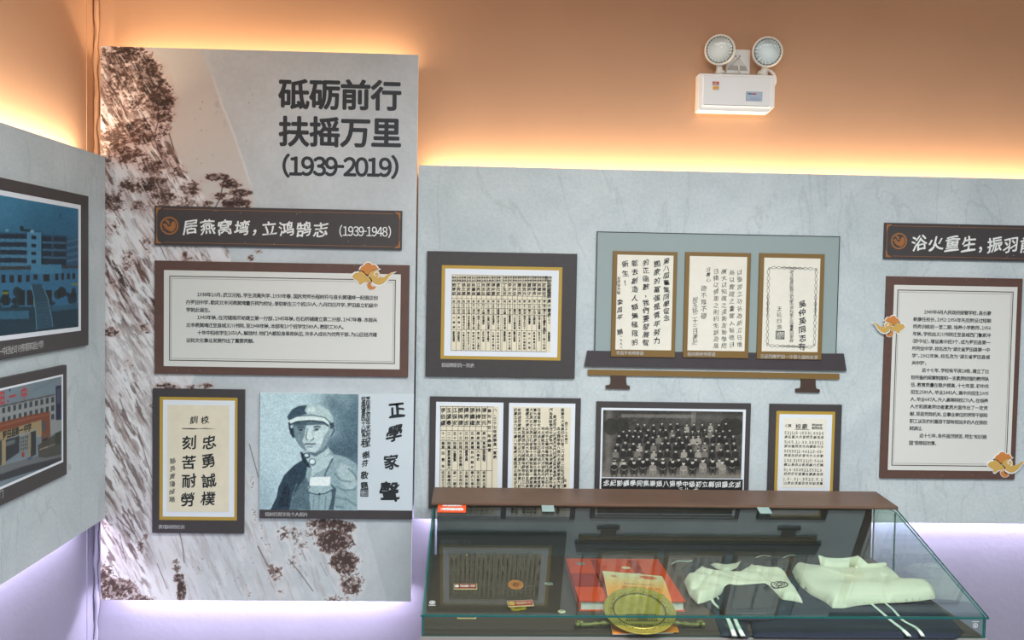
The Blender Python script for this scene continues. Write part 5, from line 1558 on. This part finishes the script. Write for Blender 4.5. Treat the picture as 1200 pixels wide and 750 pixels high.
MB().lathe([(Rp * .70, .0062), (Rp * .715, .0072), (Rp * .735, .0072), (Rp * .75, .0056), (Rp * .735, .0050), (Rp * .715, .0050), (Rp * .70, .0058)], 72, c=(0, Rp, .004), cap=False).build('rim_ring', M_BRASSD, pl)
mb = MB()
for cx_, n_ in ((-.028, 5), (.002, 8), (.031, 5)):   # gate of the school in relief: block with bars
    ww = .012 if n_ == 8 else .013
    for k in range(n_): x = cx_ - ww + 2 * ww * k / (n_ - 1); mb.box(x - .0014, Rp * .62, .004, x + .0014, Rp * .62 + (.030 if n_ == 8 else .026), .0058)
    mb.box(cx_ - ww - .001, Rp * .62 + .026, .004, cx_ + ww + .001, Rp * .62 + .0285, .0056)
mb.box(-.048, Rp * .60, .004, .048, Rp * .615, .0056)
mb.build('building_relief', M_BRASSD, pl)
t = Text(bold=.04, res=1); t.line('1939-1999', -.034, .034, Rp * .42, .018, .0046, justify=True); t.build('year_lettering', M_BRASSD, pl)
st = thing('plate_stand', 'gilt scroll-armed stand under the gold plate', 'stand', tuple(np.array([pb_[0], pb_[1] + .07, FZ])))
M_GILT = mat('aged_gilt', (128, 124, 74), .45, metal=.5, noise=.2, nscale=80, bump=.6, bscale=200)
for s_, pxa in ((-1, 678), (1, 822)):
    e = PZ(pxa, 730.5, FZ + .014) - np.array(st.location)
    x0 = s_ * .045
    pts = [(x0 + (e[0] - x0) * k, e[1] * k, .014 + .004 * math.sin(k * 5)) for k in np.linspace(0, 1, 12)]
    MB().tube(pts, [.0065 + .0022 * math.sin(k * 9 + 1) for k in range(12)], 8).build('scroll_arm', M_GILT, st, smooth=True)
    mb = MB()
    for c_ in ((0, .009), (.004, -.008), (-.010, .004)):
        mb.lathe([(.002, -.007), (.007, -.005), (.009, 0), (.007, .005), (.002, .007)], 10, c=(e[0] + s_ * c_[0] * .8, e[1] + c_[1], .014))
    mb.build('scroll_end', M_GILT, st, smooth=True)
MB().bbox(-.05, -.03, 0, .05, .03, .008, .002).build('stand_base', M_GILT, st)
MB().tube([(-.03, .025, .008), (-.03, .045, .030), (.03, .045, .030), (.03, .025, .008)], .004, 8).build('back_support', M_GILT, st)


def flat_item(name, label, cat, px_, py_, rotz, tilt=0.0, z=FZ):
    p_ = PZ(px_, py_, z + .002); return thing(name, label, cat, (p_[0], p_[1], z), (tilt, 0, rotz))


M_CRIM = mat('crimson_enamel', (170, 40, 44), .35); M_PALEG = mat('pale_gilt', (206, 180, 130), .35, metal=.3)
ng = flat_item('name_badge', 'long red name badge with pale gilt edge lying by itself on the left', 'badge', 545.5, 690.5, .02, .30)
MB().bbox(-.038, 0, 0, .038, .030, .003, .0008).build('badge_plate', M_PALEG, ng)
MB().box(-.0355, .003, .003, .0355, .027, .0034).build('enamel_face', M_CRIM, ng)
t = Text(bold=.03, res=1); t.line('罗田县第一中学', -.020, .033, .015, .012, .0036, justify=True, sx=.62); t.build('badge_lettering', M_WHITEINK, ng)
MB().lathe([(.007, 0), (.007, .0004)], 14, c=(-.028, .015, .0034)).build('badge_emblem', M_WHITEINK, ng)
ng = flat_item('name_badge', 'long red name badge resting on a yellow pin below the orange medal', 'badge', 611, 710.5, .16, .30, z=FZ + .006)
MB().bbox(-.040, 0, 0, .040, .030, .003, .0008).build('badge_plate', M_PALEG, ng)
MB().box(-.0375, .003, .003, .0375, .027, .0034).build('enamel_face', M_CRIM, ng)
t = Text(bold=.03, res=1); t.line('湖北省罗田一中', -.016, .035, .015, .013, .0036, justify=True, sx=.62); t.build('badge_lettering', M_PALEG, ng)
MB().lathe([(.0095, 0), (.0095, .0005)], 14, c=(-.027, .015, .0034)).build('badge_emblem', mat('yellow_gilt', (214, 184, 60), .35, metal=.4), ng)
yp = flat_item('pin_badge', 'yellow gilt pin tucked under the lower red name badge', 'badge', 607, 712.5, .12)
mb = MB(); ol = [(-.020, -.016), (-.006, -.020), (.008, -.014), (.020, -.012), (.026, -.002), (.012, .002), (.004, .010), (-.010, .008), (-.016, .0), (-.024, -.004)]
mb.prism(ol, 0, .004); mb.build('pin_body', MATS['yellow_gilt'], yp)
MB().prism([(x * .55, -.003 + y * .5) for x, y in ol], .004, .0050).build('pin_relief', mat('olive_gilt', (128, 116, 40), .4, metal=.4), yp)
md = flat_item('medal', 'round orange-bronze medal on the dark case floor', 'medal', 604.3, 686.5, 0, .30)
cm = MB().lathe([(.0245, 0), (.0255, .001), (.0255, .003), (.0235, .0042), (.0225, .0034), (.001, .0034)], 36, c=(0, .0, .004)); cm.build('medal_disc', mat('orange_bronze', (208, 128, 52), .38, metal=.35), md, smooth=False)
MB().lathe([(.012, .0074), (.012, .0084), (.009, .0088), (.001, .0088)], 24).build('medal_relief', mat('orange_bronze_dark', (158, 88, 34), .4, metal=.35), md)
mb = MB()
for k in range(20): a_ = 2 * PI * k / 20; mb.box(.0175 * math.cos(a_) - .001, .0175 * math.sin(a_) - .001, .0074, .0175 * math.cos(a_) + .001, .0175 * math.sin(a_) + .001, .0081)
mb.build('medal_rim_relief', MATS['orange_bronze_dark'], md)
sv = flat_item('pin_badge', 'small silver lozenge pin right of the orange medal', 'badge', 642.8, 684, .3)
MB().prism([(-.013, 0), (-.004, -.010), (.012, -.012), (.015, .002), (.004, .011), (-.010, .010)], 0, .003).build('pin_body', mat('silver_enamel', (190, 196, 190), .3, metal=.5), sv)
MB().prism([(-.006, 0), (0, -.006), (.007, -.005), (.006, .004), (-.002, .006)], .003, .0038).build('pin_relief', MATS['sticker_teal'], sv)
wv = flat_item('pin_badge', 'small white oval pin at the front of the case left of the plate', 'badge', 658.2, 716.3, 0)
MB().lathe([(.0115, 0), (.0115, .002), (.0095, .003)], 24, sx=1.0).build('pin_body', mat('cream_enamel', (226, 220, 190), .4), wv)
MB().box(-.006, -.003, .003, .006, .003, .0036).build('pin_relief', MATS['olive_gilt'], wv)
tp = flat_item('pin_badge', 'tiny gold dot of a pin at the rear left of the case', 'badge', 546.8, 650, 0)
MB().lathe([(.0035, 0), (.0035, .002), (.002, .003)], 12).build('pin_body', MATS['yellow_gilt'], tp)
pc2 = flat_item('name_badge', 'pale edge-on name badge at the front left just inside the glass', 'badge', 547, 724, 0)
MB().bbox(-.028, -.005, 0, .028, .012, .003, .0006).build('badge_plate', M_PALEG, pc2); MB().box(-.025, -.003, .003, .025, .010, .0033).build('enamel_face', mat('dull_brown_enamel', (110, 84, 72), .5), pc2)


# ------------------------------------------------------------------ clothing
def cloth(name, parent, outline, T, m, zb=FZ, cell=.003, edge=.014, wr=.35, seed=1, waves=(), sag=0.0):
    """soft folded garment: a grid inside the outline, its height rising quickly from the rim, with folds; closed to the rest plane"""
    O = np.array(outline, float); x0, y0 = O.min(0); x1, y1 = O.max(0)
    nx, ny = int((x1 - x0) / cell) + 3, int((y1 - y0) / cell) + 3
    X, Y = np.meshgrid(x0 - cell + np.arange(nx) * cell, y0 - cell + np.arange(ny) * cell)
    ins = np.zeros(X.shape, bool); dist = np.full(X.shape, 9.); near = np.zeros(X.shape + (2,))
    n_ = len(O)
    for i in range(n_):
        a_, b_ = O[i], O[(i + 1) % n_]; d_ = b_ - a_
        if a_[1] != b_[1]: ins ^= ((a_[1] > Y) != (b_[1] > Y)) & (X < (b_[0] - a_[0]) * (Y - a_[1]) / (b_[1] - a_[1]) + a_[0])
        tt = np.clip(((X - a_[0]) * d_[0] + (Y - a_[1]) * d_[1]) / (d_ @ d_ + 1e-12), 0, 1)
        qx, qy = a_[0] + tt * d_[0], a_[1] + tt * d_[1]; dd = np.hypot(X - qx, Y - qy); up__ = dd < dist
        dist = np.where(up__, dd, dist); near[..., 0] = np.where(up__, qx, near[..., 0]); near[..., 1] = np.where(up__, qy, near[..., 1])
    sd = np.where(ins, dist, -dist)
    use = sd > -cell * .72
    bd_ = np.abs(sd) <= cell * .72
    Xn = np.where(bd_, near[..., 0], X); Yn = np.where(bd_, near[..., 1], Y); dI = np.where(bd_, 0, np.maximum(sd, 0))
    rs = np.random.RandomState(seed)
    H = T * (1 - np.exp(-dI / edge)) ** .6
    wv_ = np.zeros(X.shape)
    for k in range(7):
        a_ = rs.uniform(-.5, .5) if k < 4 else rs.uniform(0, PI); f_ = rs.uniform(25, 75); wv_ += np.sin((X * math.sin(a_) + Y * math.cos(a_)) * f_ + rs.uniform(0, 6) + 2.0 * np.sin(X * 9 + k)) / (1 + k * .4)
    H = H + T * wr * .16 * wv_ * np.clip(dI / edge / 1.5, 0, 1)
    for (ax, ay, bx, by, wd_, ht) in waves:      # explicit seams and folds
        a_, b_ = np.array((ax, ay)), np.array((bx, by)); d_ = b_ - a_; tt = np.clip(((X - ax) * d_[0] + (Y - ay) * d_[1]) / (d_ @ d_), 0, 1)
        dd = np.hypot(X - ax - tt * d_[0], Y - ay - tt * d_[1]); H += ht * np.exp(-(dd / wd_) ** 2)
    H = np.where(bd_, T * .12, np.maximum(H, T * .15))
    idx = -np.ones(X.shape, int); idx[use] = np.arange(use.sum())
    vt = np.stack([Xn[use], Yn[use], zb + H[use]], 1)
    q_ = use[:-1, :-1] & use[1:, :-1] & use[:-1, 1:] & use[1:, 1:]
    ii, jj = np.nonzero(q_)
    F = np.stack([idx[ii, jj], idx[ii, jj + 1], idx[ii + 1, jj + 1], idx[ii + 1, jj]], 1)
    inner_ = ~bd_[use]
    E_ = np.vstack([F[:, [0, 1]], F[:, [1, 2]], F[:, [2, 3]], F[:, [3, 0]]]); E_ = np.vstack([E_, E_[:, ::-1]])
    for it in range(4):      # relax the weave, rim included in plan
        acc = np.zeros_like(vt); cnt = np.zeros(len(vt)); np.add.at(acc, E_[:, 0], vt[E_[:, 1]]); np.add.at(cnt, E_[:, 0], 1)
        av = acc / np.maximum(cnt, 1)[:, None]; ok_ = cnt > 0
        vt[ok_ & inner_] = vt[ok_ & inner_] * .4 + av[ok_ & inner_] * .6
    # skirt down to the rest plane
    from collections import Counter
    ed = Counter()
    for f in F.tolist():
        for a_, b_ in zip(f, f[1:] + f[:1]): ed[(a_, b_)] += 1
    bnd = [e for e in ed if (e[1], e[0]) not in ed]
    vb = {}; V2 = vt.tolist(); F2 = F.tolist()
    for a_, b_ in bnd:
        for v_ in (a_, b_):
            if v_ not in vb: vb[v_] = len(V2); V2.append([vt[v_][0], vt[v_][1], zb])
        F2.append([b_, a_, vb[a_], vb[b_]])
    loc = np.array(parent.matrix_basis.translation) if parent else np.zeros(3)
    mb_ = MB(); mb_.add(np.array(V2) - loc, F2)
    o_ = mb_.build(name, m, parent, smooth=True); return o_


M_WHITE = mat('white_cotton', (226, 222, 200), .85, noise=.02, nscale=60, bump=.15, bscale=500)
M_NAVY = mat('navy_cloth', (20, 29, 46), .8, noise=.08, nscale=40)
M_NAVY2 = mat('dark_slate_cloth', (32, 42, 54), .8, noise=.08, nscale=40)
M_PIPE = mat('white_piping', (222, 232, 220), .7)


def fz(pts, z): return [tuple(PZ(x, y, z)[:2]) for x, y in pts]


def piping(name, parent, pts, r, zs, m=M_PIPE, flat=.35):
    """a stitched ribbon along a path of photo pixels lying at height zs"""
    L = []
    zz = zs if hasattr(zs, '__len__') else [zs] * len(pts)
    P_ = [PZ(x, y, z_) for (x, y), z_ in zip(pts, zz)]
    # catmull-rom
    Q = []
    for i in range(len(P_) - 1):
        p0, p1, p2, p3 = P_[max(i - 1, 0)], P_[i], P_[i + 1], P_[min(i + 2, len(P_) - 1)]
        for k in range(6):
            t_ = k / 6.; Q.append(.5 * ((2 * p1) + (-p0 + p2) * t_ + (2 * p0 - 5 * p1 + 4 * p2 - p3) * t_ ** 2 + (-p0 + 3 * p1 - 3 * p2 + p3) * t_ ** 3))
    Q.append(P_[-1])
    Q = np.array(Q); n_ = len(Q); V_ = []; rr_ = r if hasattr(r, '__len__') else [r] * 2
    loc = np.array(parent.matrix_basis.translation)
    for i in range(n_):
        t_ = Q[min(i + 1, n_ - 1)] - Q[max(i - 1, 0)]; t_ /= np.linalg.norm(t_); s_ = np.array([-t_[1], t_[0], 0]); s_ /= np.linalg.norm(s_) + 1e-9
        w_ = rr_[0] + (rr_[1] - rr_[0]) * i / (n_ - 1)
        for a_, b_ in ((-1, 0), (-.6, flat), (.6, flat), (1, 0)): V_.append(Q[i] + s_ * a_ * w_ + np.array([0, 0, b_ * w_]) - loc)
    F_ = [(i * 4 + k, (i + 1) * 4 + k, (i + 1) * 4 + k + 1, i * 4 + k + 1) for i in range(n_ - 1) for k in range(3)] + [(i * 4, i * 4 + 3, i * 4 + 7, i * 4 + 4) for i in range(n_ - 1)]
    return MB().add(V_, F_).build(name, m, parent, smooth=True)


def garment(name, label, cat, px_, py_, z=FZ):
    p_ = PZ(px_, py_, z); return thing(name, label, cat, (p_[0], p_[1], z))


Z1 = FZ + .012
# trousers spread at the right with paired white stripes running to the front
tr = garment('track_trousers', 'dark navy trousers with paired white stripes under the white polo shirt', 'trousers', 1020, 735)
cloth('trouser_leg', tr, fz([(896, 690), (934, 669), (960, 656), (1040, 668), (1075, 692), (1108, 715), (1130, 738), (1120, 745.5), (960, 745), (883, 744), (876, 712)], FZ + .008), .011, M_NAVY, seed=3, wr=.5)
piping('side_stripe', tr, [(1012, 700), (1030, 715), (1045, 728), (1058, 738), (1066, 746)], (.0045, .0075), FZ + .0135)
piping('side_stripe', tr, [(1028, 700), (1045, 713), (1058, 727), (1074, 736), (1082, 746)], (.0035, .0065), FZ + .0135)
# jacket at the left with stripes
jk = garment('track_jacket', 'dark slate track jacket with white piping lying under the white T-shirt', 'jacket', 850, 730)
cloth('jacket_body', jk, fz([(798, 664), (815, 652), (870, 650), (925, 652), (928, 664), (893, 668), (884, 690), (872, 714), (878, 744), (845, 742), (836, 716), (822, 705), (806, 685)], FZ + .008), .010, M_NAVY2, seed=5, wr=.5)
piping('side_stripe', jk, [(831, 690), (836, 706), (848, 717), (855, 730), (861, 746)], (.0045, .008), FZ + .0125)
piping('side_stripe', jk, [(838, 697), (848, 708), (858, 718), (864, 732), (871, 746)], (.0035, .008), FZ + .0125)
piping('collar_piping', jk, [(787, 661), (794, 657.5), (804, 657.8), (811, 657.2)], (.0018, .0035), FZ + .0125)
piping('collar_piping', jk, [(886, 653.5), (894, 651), (903, 652)], (.0025, .0025), FZ + .0125)
piping('collar_piping', jk, [(917.5, 654), (924, 651), (932, 650.5)], (.0022, .0018), FZ + .0125)
# white T-shirt
ts = garment('t_shirt', 'white T-shirt with a round dark emblem and a dark garment laid over its hem', 'T-shirt', 850, 700)
Zt = FZ + .030
ol = fz([(801.8, 677), (805, 671.5), (811, 670), (822, 661), (830, 666), (843, 670), (862, 670.5), (873, 666), (879, 658.5), (888, 662), (899, 666), (914, 666.5), (922, 671), (929, 682), (938, 695),
         (941, 701), (930, 698.5), (918, 697), (897, 687), (880, 687), (862, 687), (850, 688), (843, 692), (836, 696), (826, 700), (818, 702), (808, 692)], Zt)
cloth('shirt_body', ts, ol, .026, M_WHITE, zb=FZ + .0140, edge=.010, seed=8, wr=.55,
      waves=[(*PZ(835, 672, Zt)[:2], *PZ(815, 690, Zt)[:2], .008, -.006), (*PZ(890, 672, Zt)[:2], *PZ(912, 690, Zt)[:2], .007, -.005), (*PZ(822, 668, Zt)[:2], *PZ(870, 682, Zt)[:2], .006, .004)])
cl = cloth('neck_rib', ts, fz([(832.5, 657.5), (838, 661.5), (848, 666), (856, 665.5), (864, 661), (868.5, 653.5), (860, 658.5), (850, 660.0), (841, 658.5)], Zt - .004), .012, M_WHITE, zb=FZ + .014, cell=.003, edge=.004, seed=4, wr=.1)
# round emblem printed on the shirt
e0 = PZ(913.5, 685.5, FZ + .0395); loc = np.array(ts.location)
mb = MB()
for r0, r1, n_ in ((.0205, .0235, 28), (.006, .0095, 16)):
    for k in range(n_):
        a0, a1 = 2 * PI * k / n_, 2 * PI * (k + 1) / n_
        mb.prism([(e0[0] - loc[0] + r * math.cos(a) * 1.15, e0[1] - loc[1] + r * math.sin(a) * 1.15) for r, a in ((r0, a0), (r1, a0), (r1, a1), (r0, a1))], FZ + .0395 - loc[2], FZ + .0405 - loc[2])
for k in range(12):
    a0 = 2 * PI * k / 12; mb.box(e0[0] - loc[0] + .0165 * math.cos(a0) - .0018, e0[1] - loc[1] + .0165 * math.sin(a0) - .0018, FZ + .0395 - loc[2], e0[0] - loc[0] + .0165 * math.cos(a0) + .0018, e0[1] - loc[1] + .0165 * math.sin(a0) + .0018, FZ + .0405 - loc[2])
sb_ = [o_ for o_ in ts.children if o_.name.startswith('shirt_body')][0]
cv = np.zeros(len(sb_.data.vertices) * 3); sb_.data.vertices.foreach_get('co', cv); cv = cv.reshape(-1, 3); cv = cv[cv[:, 2] > FZ + .025 - loc[2]]
base_z = FZ + .0395 - loc[2]
for k_, V_ in enumerate(mb.v):
    for j_ in range(len(V_)):
        d2 = (cv[:, 0] - V_[j_, 0]) ** 2 + (cv[:, 1] - V_[j_, 1]) ** 2; near4 = np.argsort(d2)[:5]
        V_[j_, 2] = cv[near4, 2].max() + .0006 + (V_[j_, 2] - base_z)
mb.build('printed_emblem', M_NAVY, ts)
# dark folded garment lying over the hem
dk = garment('folded_shorts', 'dark folded garment draped over the front of the white T-shirt', 'shorts', 875, 712)
cloth('folded_cloth', dk, fz([(842, 695), (846, 688), (847, 683), (852, 680.5), (860, 681.5), (870, 684), (880, 683), (893, 682), (902, 684), (909, 690), (916, 697), (926, 712), (900, 716), (868, 716), (850, 712), (843, 704)], FZ + .042),
      .034, M_NAVY2, zb=FZ + .0140, edge=.010, seed=12, wr=.5)
# white polo shirt
po = garment('polo_shirt', 'white long-sleeved polo shirt with upright collar folded at the right of the case', 'polo shirt', 1010, 700)
Zp = FZ + .034
ol = fz([(928.5, 664), (931, 660.5), (936, 659), (948, 662), (962, 664.5), (975, 667), (1000, 667), (1020, 664), (1037, 660.5), (1045, 667), (1058, 677.5), (1075, 680), (1090, 683), (1097, 690),
         (1096, 694.5), (1080, 697), (1058, 699), (1030, 700), (1005, 702.5), (990, 705.5), (976, 705.5), (966, 698), (950, 690), (938, 680), (932, 672)], Zp)
cloth('shirt_body', po, ol, .036, M_WHITE, zb=FZ + .0145, edge=.014, seed=21, wr=.4,
      waves=[(*PZ(1035, 678, Zp)[:2], *PZ(1040, 700, Zp)[:2], .008, -.008), (*PZ(960, 672, Zp)[:2], *PZ(1000, 680, Zp)[:2], .007, .005), (*PZ(985, 672, Zp)[:2], *PZ(992, 690, Zp)[:2], .005, -.004)])
# upright collar: a curved band of cloth standing at the back with two points in front
loc = np.array(po.location)
cpts = [(963.5, 664), (958.5, 650.5), (967, 654), (985, 652.5), (1000, 653), (1005, 651.5), (1013, 657), (1019, 663)]
inner = []
Zc = FZ + .046


def wpt(px_, py_, Yw):
    return PY(px_, py_, Yw) - loc


Yc = PZ(990, 666, Zc)[1]
# stand collar: back band
mb = MB()
vs = []; N_ = 14
for i in range(N_):
    u = i / (N_ - 1.); x_px = 960 + (1005 - 960) * u
    yb_ = Yc + .028 * math.sin(u * PI); p_lo = PY(x_px + 2 - 4 * (u > .5) * 0, 666, yb_); ytop = 651.5 + 2.5 * math.sin(u * PI) - (1 if u < .1 else 0)
    p_hi = PY(x_px - 1, ytop, yb_ + .004)
    p_lo[2] = min(p_lo[2], FZ + .045); vs += [p_lo - loc, p_hi - loc, p_hi - loc + np.array([0, -.004, -.001]), p_lo - loc + np.array([0, -.006, 0])]
fs = []
for i in range(N_ - 1):
    for k in range(4): fs.append((i * 4 + k, i * 4 + (k + 1) % 4, (i + 1) * 4 + (k + 1) % 4, (i + 1) * 4 + k))
fs += [(0, 3, 2, 1), tuple((N_ - 1) * 4 + k for k in range(4))]
mb.add(vs, fs); mb.build('collar_band', M_WHITE, po, smooth=True)
for pts_ in ([(959, 651), (966, 655), (984, 657), (996, 658.5), (995, 667.5), (980, 669), (966, 668), (962, 662)], [(1005, 650.8), (1011, 655), (1018, 663), (1037, 659.5), (1040, 661), (1028, 667), (1010, 669.5), (1001, 669.5), (1003, 660)]):
    q_ = [PY(x, y, Yc - .004 + (667 - y) * .0018) for x, y in pts_]; n_ = len(q_)
    q_ = [p_ - loc for p_ in q_]; m_ = np.mean(q_, 0) + np.array([0, -.008, .003])
    vs = q_ + [p_ + np.array([0, .004, 0]) for p_ in q_] + [m_, m_ + np.array([0, .008, 0])]
    fs = [(i, (i + 1) % n_, 2 * n_) for i in range(n_)] + [(n_ + (i + 1) % n_, n_ + i, 2 * n_ + 1) for i in range(n_)] + [((i + 1) % n_, i, n_ + i, n_ + (i + 1) % n_) for i in range(n_)]
    o = MB().add(vs, fs).build('collar_flap', M_WHITE, po)
MB().lathe([(.0035, 0), (.0035, .0015), (.002, .002)], 12, c=tuple(PZ(999, 671.5, FZ + .048) - loc)).build('button', M_INKGREY, po)
piping('sleeve_piping', po, [(930, 668), (936, 679), (948, 688), (962, 695), (974, 704)], (.0016, .0016), FZ + .020, M_NAVY)

COL.objects.unlink(_to); bpy.data.objects.remove(_to)
